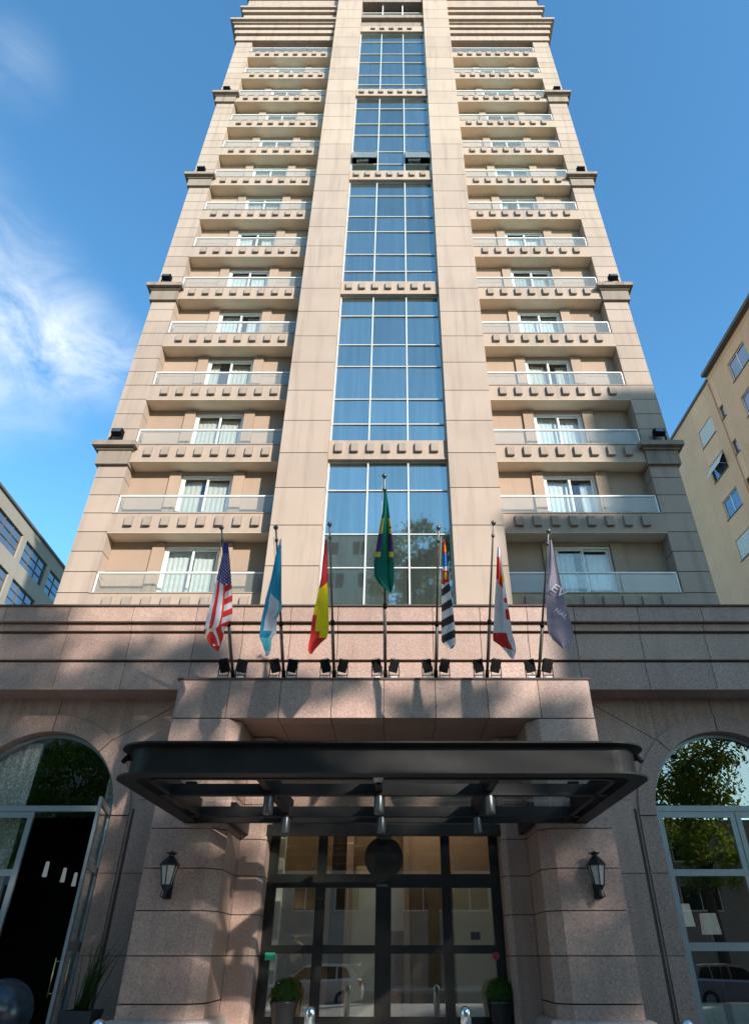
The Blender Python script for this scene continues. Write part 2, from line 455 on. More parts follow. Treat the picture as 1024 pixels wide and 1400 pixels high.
for sx in (-1, 1):
    corb_src[sx] = [corbel_mesh(sx * x, YO - .021, ZR0 - .88).build('corbel', 'corbel_stone', bal_src[sx]) for x in CORB]
    allc = MB()
    for x in CORB:
        c = corbel_mesh(sx * x, YO - .021, ZR0 - .88); k = len(allc.v)
        allc.v += c.v; allc.f += [tuple(i + k for i in f_) for f_ in c.f]; allc.m += c.m; allc.sm += c.sm
    rowobj = allc.build('corbel_row', 'corbel_stone', hotel); rowobj['kind'] = 'stuff'
    for n in range(1, NF):
        src = bal_src[sx]
        c = src.copy(); COL.objects.link(c); c.parent = hotel; c.location.z = FP * n
        for ch in [x for x in COL.objects if x.parent == src]:
            if ch.name.startswith('corbel') and n > 5: continue
            d = ch.copy(); COL.objects.link(d); d.parent = c
        if n == 6: rowobj.parent = c
        elif n > 6:
            d = rowobj.copy(); COL.objects.link(d); d.parent = c

# sliding balcony windows, each with its own curtains
def curtain(mb, x0, x1, y, z0, z1, amp=.045, wl=.17, ph=0.0):
    n = max(6, int((x1 - x0) / .035)); sm = mb.smooth; mb.smooth = True
    rows = []
    for j in range(5):
        t = j / 4; z = z1 + (z0 - z1) * t; row = []
        for i in range(n + 1):
            x = x0 + (x1 - x0) * i / n
            yy = y + amp * (.12 + .88 * t) * math.sin(x / wl * 6.283 + ph + .5 * math.sin(x * 5 + ph)) + .02 * math.sin(t * 3 + x * 3)
            row.append(mb.vert((x, yy, z)))
        rows.append(row)
    for A, B in zip(rows, rows[1:]):
        for i in range(n): mb.face((A[i], A[i + 1], B[i + 1], B[i]))
    mb.smooth = sm
rnd = random.Random(3)
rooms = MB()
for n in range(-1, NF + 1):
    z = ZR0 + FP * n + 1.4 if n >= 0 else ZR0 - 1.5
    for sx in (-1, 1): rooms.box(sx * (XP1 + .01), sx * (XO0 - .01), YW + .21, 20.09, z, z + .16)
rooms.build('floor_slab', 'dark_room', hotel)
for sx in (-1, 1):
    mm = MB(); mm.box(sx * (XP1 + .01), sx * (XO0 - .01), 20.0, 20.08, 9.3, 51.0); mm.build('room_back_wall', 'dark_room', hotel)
for n in range(NF):
    for sx in (-1, 1):
        zr = ZR0 + FP * n; z0, z1 = zr - 1.0, zr + 1.275
        a, b = (WX0, WX1) if sx > 0 else (-WX1, -WX0)
        a += .004; b -= .004; y = YW + .05; c = (a + b) / 2
        w = MB()
        w.box(a, b, y, y + .1, z1 - .08, z1); w.box(a, b, y, y + .1, z0, z0 + .06)
        w.box(a, a + .06, y, y + .1, z0 + .061, z1 - .081); w.box(b - .06, b, y, y + .1, z0 + .061, z1 - .081)
        for (p, q, yy) in ((a + .062, c + .05, y + .012), (c - .05, b - .062, y + .056)):
            w.box(p, p + .07, yy, yy + .035, z0 + .062, z1 - .082); w.box(q - .07, q, yy, yy + .035, z0 + .062, z1 - .082)
            w.box(p + .071, q - .071, yy, yy + .035, z1 - .15, z1 - .083); w.box(p + .071, q - .071, yy, yy + .035, z0 + .063, z0 + .14)
        wo = w.build('sliding_window', 'alu', hotel)
        g = MB()
        g.box(a + .13, c - .02, y + .026, y + .032, z0 + .13, z1 - .14); g.box(c + .02, b - .13, y + .07, y + .076, z0 + .13, z1 - .14)
        g.build('window_pane', 'win_glass', wo)
        cu = MB(); gap = rnd.choice([0, .05, .1, .2, .45, .05]); sh = rnd.uniform(-.3, .3) if gap > .1 else 0
        ty = rnd.uniform(0, 6); top = z1 - rnd.choice([.05, .05, .12])
        curtain(cu, a + .02, c + sh - gap / 2, YW + .30, z0, top, ph=ty)
        curtain(cu, c + sh + gap / 2, b - .02, YW + .32, z0, top, ph=ty + 2)
        cu.build('curtain', rnd.choice(['curtain', 'curtain', 'curtain', 'curtain_cream', 'curtain_grey']), wo)

# central glazing between the bands
BANDZ = [15.87 + 8.97 * k for k in range(5)]
def sticks(z0, z1):
    zs = []
    for k in range(-4, 16):
        for base in (17.62, 18.86):
            z = base + FP * k
            if z0 + .2 < z < z1 - .2: zs.append(z)
    return sorted(zs)
segs = [(9.3, BANDZ[0])] + [(BANDZ[k] + .85, BANDZ[k + 1]) for k in range(4)]
XM = [-2.05, -.69, .70, 2.05]
rnd = random.Random(11)
for si, (z0, z1) in enumerate(segs):
    fr = MB(); pn = MB()
    zs = sticks(z0, z1)
    for i, x in enumerate(XM):
        w = .024
        fr.box(x - w, x + w, YG - .07, YG + .05, z0, z1)
    full = [z0] + zs + [z1]
    for z in zs:
        for xa, xb in zip(XM, XM[1:]): fr.box(xa + .0245, xb - .0245, YG - .05, YG + .05, z - .019, z + .019)
    for xa, xb in zip(XM, XM[1:]): fr.box(xa + .0245, xb - .0245, YG - .05, YG + .05, z1 - .04, z1 - .001)
    for za, zb in zip(full, full[1:]):
        for ci, (xa, xb) in enumerate(zip(XM, XM[1:])):
            if si == 3 and ci != 1 and abs(za - 35.56) < .2: continue
            t = [rnd.uniform(-.009, .009) for _ in range(3)]
            pn.quad((xa, YG + t[0], za), (xb, YG + t[1], za), (xb, YG + t[1] + t[2], zb), (xa, YG + t[0] + t[2], zb))
    fo = fr.build('curtain_wall', 'mullion', hotel)
    pn.build('glass_pane', 'mirror', fo)
# two awning windows pushed open, with the curtains showing under them
for ci, (xa, xb) in ((0, (XM[0], XM[1])), (2, (XM[2], XM[3]))):
    za, zb = 35.59, 36.80
    an = R(13); w = MB()
    def q(x, d, off):                    # a point on the tilted sash
        return (x, YG - .06 - math.sin(an) * d + off * math.cos(an) * -1, zb - .03 - math.cos(an) * d - off * math.sin(an))
    def bar(x0, x1, d0, d1):
        i = [w.vert(q(x, d, o_)) for o_ in (0, .05) for d in (d0, d1) for x in (x0, x1)]
        for f_ in ((0, 1, 3, 2), (4, 6, 7, 5), (0, 4, 5, 1), (2, 3, 7, 6), (0, 2, 6, 4), (1, 5, 7, 3)): w.face([i[k] for k in f_])
    H = zb - za - .06
    bar(xa + .05, xb - .05, 0, .06); bar(xa + .05, xb - .05, H - .06, H); bar(xa + .05, xa + .11, .061, H - .061); bar(xb - .11, xb - .05, .061, H - .061)
    wo = w.build('awning_window', 'grey_alu', hotel)
    g = MB(); g.quad(q(xa + .1, .05, .025), q(xb - .1, .05, .025), q(xb - .1, H - .05, .025), q(xa + .1, H - .05, .025)); g.build('glass_pane', 'sash_glass', wo)
    cu = MB(); curtain(cu, xa + .2, xa + .85, YG + .3, za - .1, zb, .06, .2); cu.build('curtain', 'curtain', wo)
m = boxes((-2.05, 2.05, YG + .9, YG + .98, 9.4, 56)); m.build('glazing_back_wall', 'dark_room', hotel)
for k, z in enumerate(BANDZ):
    b = MB(); b.box(-XP0 + .003, XP0 - .003, YG - .19, YG + .4, z, z + .85)
    b.box(-XP0 + .003, XP0 - .003, YG - .215, YG - .191, z - .02, z + .06)
    bo = b.build('spandrel_band', 'cream', hotel)
    xs = [-1.68 + .56 * i for i in range(7)] if k < 4 else [-1.2 + .6 * i for i in range(5)]
    if k < 3:
        for x in xs: corbel_mesh(x - .05, YG - .191, z + .72).build('corbel', 'corbel_stone', bo)
    else:
        c = MB()
        for x in xs:
            e = corbel_mesh(x - .05, YG - .191, z + .72); j = len(c.v); c.v += e.v; c.f += [tuple(i + j for i in f_) for f_ in e.f]; c.m += e.m; c.sm += e.sm
        co = c.build('corbel_row', 'corbel_stone', bo); co['kind'] = 'stuff'
# top of the centre bay: ledge, dark opening with posts, lintel
m = boxes((-2.07, 2.07, YG - .1, YG + .8, 52.60, 53.6), (-2.07, 2.07, YG - .35, YG + .8, 53.602, 54.0), (-2.07, 2.07, YG - .2, YG + .8, 54.002, 54.5), (-2.07, 2.07, YG - .25, YG + .8, 56.6, TOP))
m.build('top_parapet', 'cream_dirty', hotel)
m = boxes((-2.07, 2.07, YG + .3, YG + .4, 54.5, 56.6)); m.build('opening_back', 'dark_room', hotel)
m = boxes((-2.05, 2.05, YG - .05, YG, 55.25, 55.31), (-.70, -.64, YG - .051, YG + .05, 54.5, 56.6), (.66, .72, YG - .051, YG + .05, 54.5, 56.6)); m.build('opening_rail', 'alu', hotel)
# stepped cornice on both sides
for sx in (-1, 1):
    c = MB(); core = MB()
    def tier(z0, z1, pr, xo=10.22, yf=YO):
        c.box(sx * XP1, sx * (xo + pr), yf - pr, 34 + pr, z0, z1)
    core.box(sx * (XP1 - .0), sx * 10.16, YO + .06, 33.9, 51.34, TOP)
    for a in ((51.35, 51.98, .10), (52.16, 52.62, .22), (52.80, 53.22, .32), (53.23, 53.38, .44), (53.39, 53.62, .60)): tier(*a)
    for a in ((54.35, 54.75, -.05), (54.95, 55.55, .06), (55.75, 56.15, .2), (56.16, 56.40, .35), (57.3, 58.2, .05), (58.5, 59.2, .2), (59.3, 59.7, .4)): tier(*a)
    o = c.build('cornice', 'cream', hotel); core.build('cornice_core', 'tan', o)
m = boxes((-10.4, 10.4, 17.95, 34.2, TOP, TOP + .3)); m.build('tower_roof', 'roofing', hotel)

# ------------------------------------------------------------------ podium
PX = 17.0
JX = [5.14 + 1.74 * k for k in range(7)] + [PX]
front = [-x for x in JX[::-1]] + [-3.855, -2.57, -1.285, 0, 1.285, 2.57, 3.855] + JX
core = MB()
TIERS = [(9.10, 9.53, 16.30), (8.88, 9.07, 16.43), (8.10, 8.83, 16.52), (7.31, 8.04, 16.58)]
fz = MB()
for (z0, z1, y) in TIERS:
    for a, b in zip(front, front[1:]): fz.box(a + .008, b - .008, y, 17.2, z0, z1)
core.box(-PX, PX, 16.66, 17.3, 7.33, 9.5)
core.box(-PX, PX, 16.25, 17.19, 9.532, 9.58)
fo = fz.build('podium_frieze', 'granite', hotel); core.build('frieze_core', 'joint', fo)
m = MB()
for a, b in zip(front, front[1:]): m.box(a + .01, b - .01, 17.202, 17.75, 7.325, 7.50)
m.build('podium_soffit', 'granite', hotel)
m = boxes((-PX, PX, 17.31, 40, 9.30, 9.45)); m.build('podium_roof', 'roofing', hotel)
m = boxes((-PX, -PX + .3, 17.8, 40, 0, 9.29), (PX - .3, PX, 17.8, 40, 0, 9.29), (-PX, PX, 39.7, 40, 0, 9.29)); m.build('podium_side_wall', 'granite', hotel)

# arched wall
YA, ARX, ARR, ASP = 17.43, 8.70, 2.03, 4.44
def arch_wall(mb, x0, x1, z0, z1, cx, r, sp, y0, y1, seg=40):
    def P(x, z, y): return (x, y, z)
    def panel(pts):
        mb.face([mb.vert(P(x, z, y0)) for x, z in pts]); mb.face([mb.vert(P(x, z, y1)) for x, z in pts][::-1])
    panel([(x0, z0), (cx - r, z0), (cx - r, sp), (x0, sp)]); panel([(cx + r, z0), (x1, z0), (x1, sp), (cx + r, sp)])
    panel([(x0, sp), (cx - r, sp), (cx - r, z1), (x0, z1)]); panel([(cx + r, sp), (x1, sp), (x1, z1), (cx + r, z1)])
    arc = [(cx - r * math.cos(math.pi * i / seg), sp + r * math.sin(math.pi * i / seg)) for i in range(seg + 1)]
    for (a, b) in zip(arc, arc[1:]):
        panel([a, b, (b[0], z1), (a[0], z1)])
        mb.face([mb.vert(P(a[0], a[1], y0)), mb.vert(P(a[0], a[1], y1)), mb.vert(P(b[0], b[1], y1)), mb.vert(P(b[0], b[1], y0))])
    for x in (cx - r, cx + r):
        mb.quad(P(x, z0, y0), P(x, sp, y0), P(x, sp, y1), P(x, z0, y1))
def arch_ring(mb, cx, sp, r0, r1, y0, y1, a0, a1, seg=10):
    f = []
    for i in range(seg + 1):
        a = a0 + (a1 - a0) * i / seg
        f.append([mb.vert((cx + r * math.cos(a), y, sp + r * math.sin(a))) for r, y in ((r0, y0), (r1, y0), (r1, y1), (r0, y1))])
    for A, B in zip(f, f[1:]):
        for i in range(4): mb.face((A[i], B[i], B[(i + 1) % 4], A[(i + 1) % 4]))
    mb.face(f[0]); mb.face(f[-1][::-1])
for sx in (-1, 1):
    cx = sx * ARX
    w = MB()
    if sx > 0: arch_wall(w, 3.4, 13.2, 0, 7.324, cx, ARR, ASP, YA, YA + .32)
    else: arch_wall(w, -13.2, -3.4, 0, 7.324, cx, ARR, ASP, YA, YA + .32)
    w.box(sx * 13.2, sx * PX, YA, YA + .32, 0, 7.324)
    wo = w.build('arched_wall', 'granite', hotel)
    t = MB()                               # architrave round the arch and down its jambs, with open joints
    js = [0, R(48), R(90), R(132), R(180)]
    for a, b in zip(js, js[1:]): arch_ring(t, cx, ASP, ARR - .002, ARR + .42, YA - .055, YA + .20, a + .006, b - .006)
    zj = [0.02, 1.6, 3.2, 4.43]
    for a, b in zip(zj, zj[1:]):
        for s2 in (-1, 1):
            xa = cx + s2 * (ARR - .002); xb = cx + s2 * (ARR + .42)
            t.box(xa, xb, YA - .055, YA + .20, a + .008, b - .008)
    t.build('arch_surround', 'granite', wo)
    t = MB()                               # flat strip beside the pier, courses of 1.6 m
    for a, b in zip([0.02, 1.6, 3.2, 4.8], [1.6, 3.2, 4.8, 5.6]):
        t.box(sx * 4.95, sx * 6.12, YA - .035, YA - .001, a + .008, b - .008)
    t.build('wall_strip', 'granite', wo)
    t = MB(); t.box(sx * 4.96, sx * 6.11, YA - .012, YA - .0005, 0.03, 5.59)
    t.build('joint_backing', 'joint', wo)
    for s2 in (-1, 1): boxes((cx + s2 * (ARR + .012), cx + s2 * (ARR + .405), YA - .03, YA + .1, .03, 4.43)).build('joint_backing', 'joint', wo)
    t = MB(); arch_ring(t, cx, ASP, ARR + .012, ARR + .405, YA - .03, YA + .1, 0, math.pi, 40); t.build('joint_backing', 'joint', wo)
    t = MB(); y0 = YA - .004
    def line(p, q, w=.02):
        p, q = Vector((p[0], 0, p[1])), Vector((q[0], 0, q[1])); d = (q - p).normalized(); nn = Vector((-d.z, 0, d.x)) * w / 2
        c = [p + nn, q + nn, q - nn, p - nn]
        A = [t.vert((v.x, y0, v.z)) for v in c]; B = [t.vert((v.x, YA + .01, v.z)) for v in c]
        t.face(A); t.face(B[::-1])
        for i in range(4): t.face((A[i], B[i], B[(i + 1) % 4], A[(i + 1) % 4]))
    r2 = ARR + .42; a = R(132)
    px, pz = cx - sx * r2 * abs(math.cos(a)), ASP + r2 * math.sin(a)
    for p_, q_ in (((px, pz), (sx * 4.93, pz + (abs(px) - 4.93) * .62)), ((cx, ASP + r2), (cx, 7.30)), ((cx + sx * r2 * abs(math.cos(a)), pz), (cx + sx * 4.2, pz + 1.4))):
        t = MB(); line(p_, q_); t.build('wall_joint', 'joint', wo)
    boxes((sx * 6.13, sx * 6.20, YA - .004, YA + .01, 0.02, 4.6)).build('wall_joint', 'joint', wo)

# entrance portal: piers, beam, returns
ZC = [0.62, .85, 1.6, 2.35, 3.1, 3.85, 4.6, 5.35, 6.18]
YP = 15.30
for sx in (-1, 1):
    f, b = MB(), MB()
    poly = [(3.62, YP), (4.92, YP), (4.92, YA - .04), (3.34, YA - .04), (3.34, YP + .28)]
    if sx < 0: poly = mirx(poly)
    courses(f, b, poly, ZC[1:], .02, .022)
    f.prism(poly, .50, .836)
    o = f.build('entrance_pier', 'granite', hotel); b.build('pier_core', 'joint', o)
    f, b = MB(), MB()
    poly = [(2.86, 16.9), (3.33, 16.9), (3.33, 17.75), (2.74, 17.75), (2.74, 17.02)]
    if sx < 0: poly = mirx(poly)
    courses(f, b, poly, [0.1] + ZC[2:], .02, .022)
    o = f.build('door_reveal', 'granite', hotel); b.build('reveal_core', 'joint', o)
    p = MB()                               # rounded grey plinth at the foot of the pier
    prof = [(0, .0), (0, .44), (-.02, .52), (-.07, .58), (-.14, .61), (-.3, .62), (-.3, 0)]
    pts = [((5.14, YA - .07), (1, 0)), ((5.14, 15.15), (.8, -.6)), ((5.06, 15.07), (.3, -.95)), ((3.56, 15.07), (-.35, -.93)), ((3.14, 15.42), (-.95, -.3)), ((3.12, 16.88), (-1, 0))]
    p.sweep([((sx * a[0], a[1], 0), (sx * o_[0], o_[1], 0)) for a, o_ in pts], prof)
    p.prism([(sx * x, y) for x, y in [(4.86, YA - .09), (4.86, 15.3), (3.7, 15.3), (3.36, 15.6), (3.36, 16.87)]], .01, .61)
    p.build('pier_plinth', 'granite_pale', hotel)
f, b = MB(), MB()
PJ = [-4.92 + 1.23 * k for k in range(9)]
for x0, x1 in zip(PJ, PJ[1:]): f.box(x0 + .008, x1 - .008, YP, YP + .5, 6.195, 7.10)
for x0, x1 in zip(PJ[1:-1], PJ[2:-1]): f.box(x0 + .008, x1 - .008, YP + .512, YA + .35, 6.20, 6.9)
for s in (-1, 1): f.box(s * 3.70, s * 4.92, YP + .512, YA + .35, 6.20, 6.9)
b.box(-4.89, 4.89, YP + .03, YA + .3, 6.23, 7.08); b.box(-4.96, 4.96, YP - .03, 16.6, 7.102, 7.15)
o = f.build('portal_beam', 'granite', hotel); b.build('portal_core', 'joint', o)
m = boxes((-3.34, 3.34, YA + .32, YA + .5, 4.6, 6.19)); m.build('transom_wall', 'granite', hotel)

# entrance doors
YD = 17.60
d = MB()
def dbox(x0, x1, z0, z1, y0=YD, y1=YD + .12): d.box(x0, x1, y0, y1, z0, z1)
VX = [(-2.74, -2.52), (-1.58, -1.36), (-.18, .18), (1.36, 1.58), (2.52, 2.74)]
for a, b in VX: dbox(a, b, .16, 4.6)
for (p, q) in zip(VX, VX[1:]):
    dbox(p[1] + .001, q[0] - .001, 2.92, 3.20, YD - .01); dbox(p[1] + .001, q[0] - .001, 1.64, 1.80, YD + .01)
    dbox(p[1] + .001, q[0] - .001, .16, .52); dbox(p[1] + .001, q[0] - .001, 4.2, 4.6)
do = d.build('entrance_door', 'door_frame', hotel)
for (p, q) in zip(VX, VX[1:]):
    g = MB()
    for z0, z1 in ((.52, 1.64), (1.80, 2.92), (3.20, 4.2)): g.box(p[1], q[0], YD + .055, YD + .065, z0, z1)
    g.build('door_pane', 'door_glass', do)
h = MB(); h.tube([(0, YD + .02, 3.55), (0, YD + .09, 3.55)], .46, 40); h.build('round_panel', 'dark_room', do)
h = boxes((-.16, .10, YD - .05, YD - .012, 2.94, 2.99)); h.build('door_sensor', 'steel_spot', do)
s_ = MB(); s_.box(-2.62, -2.40, YD - .012, YD - .002, 1.52, 1.66); s_.build('green_sticker', 'green_sign', do)
s_ = MB(); s_.tube([(2.52, YD - .02, 1.60), (2.52, YD - .004, 1.60)], .075, 24); s_.build('red_sticker', 'red_sign', do)
s_ = boxes((1.98, 2.2, YD + .035, YD + .05, 1.90, 2.05)); s_.build('dark_plate', 'plate', do)
# lobby behind the doors
mats = ['panel_grey', 'wood', 'wood_dark', 'panel_peach', 'panel_cream', 'black', 'granite']
lob = MB()
yb = 19.0
for (x0, x1, z0, z1, k, dy) in [(-3.3, -2.55, .1, 6, 0, -.3), (-2.55, -1.35, .1, 6, 1, 0), (-1.35, -.98, .1, 6, 2, .1), (-.98, -.80, .1, 6, 3, -.1), (-.80, -.22, .1, 3.25, 4, -.05), (-.22, -.18, .1, 6, 5, .02),
                                (-.18, .14, .1, 3.25, 3, -.05), (.14, .48, 2.1, 3.2, 0, 0), (.14, .48, .1, 2.1, 6, 0), (.48, .62, .1, 6, 3, -.06), (.62, 1.72, .1, 3.2, 1, 0), (1.72, 3.3, .1, 3.3, 4, -.25),
                                (1.72, 3.3, 3.32, 6, 3, -.2), (.62, 1.72, 3.22, 6, 3, 0), (-.80, .48, 3.26, 6, 1, 0)]:
    lob.cur = k; lob.box(x0 + .002, x1 - .002, yb + dy, yb + dy + .3, z0, z1)
lob.build('lobby_wall', mats, hotel)
m = boxes((-3.33, 3.33, YD - .3, 24, .02, .15)); m.build('lobby_floor', 'granite_pale', hotel)
m = boxes((-3.45, -3.345, 17.76, 24, 0, 7), (3.345, 3.45, 17.76, 24, 0, 7), (-3.34, 3.34, 23.9, 24, 0.16, 7)); m.build('lobby_side_wall', 'wood', hotel)
for bb in ((-12.89, -3.46, 26, 26.1, 0, 9), (3.46, 12.89, 22.5, 22.6, 0, 9), (-13.0, -12.9, 17.8, 26, 0, 9), (12.9, 13.0, 17.8, 22.5, 0, 9)): boxes(bb).build('room_wall', 'dark_room', hotel)
boxes((-3.34, 3.34, 17.95, 23.89, 5.5, 5.6)).build('lobby_ceiling', 'panel_grey', hotel)
t = thing('added_lobby_light', (0, 18.3, 5.4), 'long unseen light added inside the lobby above the entrance doors', 'added light')  # added out of view to brighten the panels behind the doors
boxes((-2.6, 2.6, 18.15, 18.45, 5.42, 5.499)).build('housing', 'white_plate', t); boxes((-2.55, 2.55, 18.18, 18.42, 5.405, 5.418)).build('added_glow_panel', 'added_glow', t)
for bb in ((-16, -3.46, 17.76, 26, .02, .12), (3.46, 16, 17.76, 22.5, .02, .12)): boxes(bb).build('room_floor', 'wood_dark', hotel)

# arched windows
YF = 17.66
def arch_pane(mb, cx, r, sp, z0, y, seg=36):
    pts = [(cx - r, z0)] + [(cx - r * math.cos(math.pi * i / seg), sp + r * math.sin(math.pi * i / seg)) for i in range(seg + 1)] + [(cx + r, z0)]
    mb.face([mb.vert((x, y, z)) for x, z in pts])
for sx in (-1, 1):
    cx = sx * ARX; fr = MB()
    r = ARR - .012
    arch_ring(fr, cx, ASP, r - .08, r, YF, YF + .09, 0, math.pi, 36)
    for s2 in (-1, 1): fr.box(cx + s2 * (r - .08), cx + s2 * r, YF, YF + .09, .12, ASP - .001)
    fr.box(cx - r + .081, cx + r - .081, YF - .01, YF + .1, 4.58, 4.71)
    o = fr.build('arched_window', 'grey_alu', hotel)
    g = MB(); arch_pane(g, cx, r - .04, ASP, 4.70, YF + .045); g.build('fanlight_pane', 'shop_glass', o)
def leaf_door(x0, x1, name='glazed_door'):
    """flat door leaf in the frame plane from x0 to x1"""
    w = MB(); z0, z1 = .15, 4.575; y0, y1 = YF + .01, YF + .075
    a, b = min(x0, x1), max(x0, x1)
    w.box(a, a + .13, y0, y1, z0, z1); w.box(b - .13, b, y0, y1, z0, z1)
    for p, q in ((4.44, 4.574), (3.17, 3.31), (1.69, 1.85), (.151, .40)): w.box(a + .131, b - .131, y0, y1, p, q)
    o = w.build(name, 'grey_alu', hotel)
    g = MB()
    for p, q in ((3.31, 4.44), (1.85, 3.17), (.40, 1.69)): g.box(a + .12, b - .12, y0 + .03, y0 + .036, p, q)
    g.build('door_pane', 'shop_glass', o)
    return o
def handle(parent, x, y, zc, dy):
    h = MB(); h.tube([(x, y + dy, zc - .32), (x, y + dy, zc + .32)], .016)
    for z in (zc - .26, zc + .26): h.tube([(x, y, z), (x, y + dy, z)], .010)
    return h.build('door_handle', 'brass', parent)
for cx in (ARX,):
    for a, b in ((cx - ARR + .10, cx - .01), (cx + .01, cx + ARR - .10)):
        o = leaf_door(a, b)
o = leaf_door(-ARX - ARR + .10, -ARX - .01); handle(o, -ARX - .07, YF, 1.25, -.09)
o = leaf_door(-ARX + .01, -ARX + ARR - .10)
hx = -ARX + ARR - .10
h1 = handle(o, -ARX + .08, YF, 1.25, -.09); h2 = handle(o, -ARX + .08, YF + .08, 1.25, .09)
def swing(ob, px, py, ang):
    M4 = Matrix.Translation(Vector((px, py, 0)) - ORI[hotel.name]) @ Matrix.Rotation(ang, 4, 'Z') @ Matrix.Translation(ORI[hotel.name] - Vector((px, py, 0)))
    ob.matrix_basis = M4
swing(o, hx, YF, R(104))
# drapes inside the arched windows
for x0, x1 in ((-10.72, -9.1), (-7.14, -6.72)):
    cu = MB(); curtain(cu, x0, x1, YF + .27, .2, 6.3, .07, .22); cu.build('drape', 'drape', hotel)

# ------------------------------------------------------------------ entrance canopy
can = thing('entrance_canopy', (0, 13, 3.94), 'dark bronze steel and glass canopy with rounded corners over the hotel entrance', 'canopy')
ZB, CW, CYF, CYB = 3.94, 4.29, 10.64, 15.28
def uplan(w, yf, yb, rad, n=10, xs=.08):
    path = [((xs - w, yb, ZB), (-1, 0, 0))]
    for i in range(n + 1):
        a = math.pi + math.pi / 2 * i / n
        path.append(((xs - w + rad + rad * math.cos(a), yf + rad + rad * math.sin(a), ZB), (math.cos(a), math.sin(a), 0)))
    for i in range(n + 1):
        a = 1.5 * math.pi + math.pi / 2 * i / n
        path.append(((xs + w - rad + rad * math.cos(a), yf + rad + rad * math.sin(a), ZB), (math.cos(a), math.sin(a), 0)))
    path.append(((xs + w, yb, ZB), (1, 0, 0)))
    return path
c = MB(); c.sweep(uplan(CW, CYF, CYB, .62), [(0, 0), (0, .03), (-.16, .05), (-.16, .44), (0, .46), (0, .49), (-.30, .49), (-.30, 0)])
c.build('edge_beam', 'bronze', can)
c = MB(); c.sweep(uplan(CW - .46, CYF + .5, CYB, .3), [(0, .02), (0, .17), (-.05, .17), (-.05, .07), (-.09, .07), (-.09, .02)]); c.build('inner_beam', 'bronze', can)
for y in (12.45, 14.6):
    c = boxes((-CW + .39, CW - .23, y, y + .05, ZB + .06, ZB + .22), (-CW + .39, CW - .23, y - .05, y + .10, ZB + .02, ZB + .059)); c.build('crossbeam', 'bronze', can)
c = boxes((-CW + .10, CW + .06, CYB - .14, CYB - .02, ZB + .0, ZB + .24)); c.build('crossbeam', 'bronze', can)
for x in (-1.96, 0, 1.96):
    c = boxes((x - .06, x + .06, CYF + .31, CYB - .15, ZB + .08, ZB + .42)); c.build('rafter', 'bronze', can)
# narrow part reaching back between the piers
c = boxes((-3.28, -3.16, CYB - .02, 17.0, ZB + .001, ZB + .42), (3.16, 3.28, CYB - .02, 17.0, ZB + .001, ZB + .42), (-3.28, 3.28, 17.0, 17.12, ZB + .001, ZB + .24)); c.build('rear_frame', 'bronze', can)
for x0, x1 in ((-CW + .28, -1.98), (-1.94, -.02), (.02, 1.94), (1.98, CW - .12)):
    g = boxes((x0, x1, CYF + .2, CYB - .01, ZB + .462, ZB + .474)); g.build('glass_panel', 'roof_glass', can)
g = boxes((-3.2, 3.2, CYB + .01, 17.05, ZB + .462, ZB + .474)); g.build('glass_panel', 'roof_glass', can)

def spotlight(x, y, label):
    t = thing('spotlight', (x, y, ZB - .16), label, 'spotlight', 'spotlights under the canopy')
    b = MB(); b.lathe([(.088, -.16), (.092, -.15), (.092, .15), (.088, .16)], (x, y, ZB - .12), 24); b.build('housing', 'steel_spot', t)
    b = MB(); b.tube([(x, y, ZB + .03), (x, y, ZB + .09)], .03); b.build('mount', 'black', t)
for y, dist in ((12.5, 'front'), (14.65, 'rear')):
    for x, side in ((-1.96, 'left'), (0, 'middle'), (1.96, 'right')):
        spotlight(x, y, 'grey cylinder spotlight under the %s crossbeam of the canopy, %s of three' % (dist, side))
t = thing('dome_camera', (0, 11.1, 3.95), 'small white dome camera hanging inside the front edge of the canopy', 'camera')
b = MB(); b.lathe([(.02, -.09), (.06, -.075), (.08, -.03), (.08, 0), (.085, 0), (.085, .05)], (0.02, 11.02, 3.96), 20); b.build('housing', 'white_plate', t)
b = MB(); b.lathe([(.01, -.115), (.035, -.105), (.05, -.083)], (0.02, 11.02, 3.96), 16); b.build('lens', 'black', t)
for s, side in ((-1, 'left'), (1, 'right')):
    x = s * 4.16 + .08; t = thing('corner_spotlight', (x, 11.0, 4.1), 'small black spotlight fixed on the %s rounded corner of the canopy' % side, 'spotlight', 'small lamps on the canopy corners')
    b = MB(); b.tube([(x - s * .03, 11.05, 4.30), (x + s * .01, 10.97, 4.19)], .04, 12); b.build('housing', 'black', t)
    b = boxes((x - s * .09, x - s * .03, 11.03, 11.07, 4.22, 4.27)); b.build('bracket', 'black', t)
    x = s * 4.1; y = 14.95; t = thing('roof_floodlight', (x, y, 4.43), 'small black floodlight on the canopy roof against the %s pier' % side, 'floodlight', 'small floodlights on the canopy roof')
    b = boxes((x - .11, x + .11, y - .10, y + .02, 4.56, 4.70)); b.build('housing', 'black', t)
    b = boxes((x - .14, x - .115, y - .06, y - .02, 4.415, 4.66), (x + .115, x + .14, y - .06, y - .02, 4.415, 4.66), (x - .15, x + .15, y - .08, y + .01, 4.39, 4.425)); b.build('bracket', 'black', t)

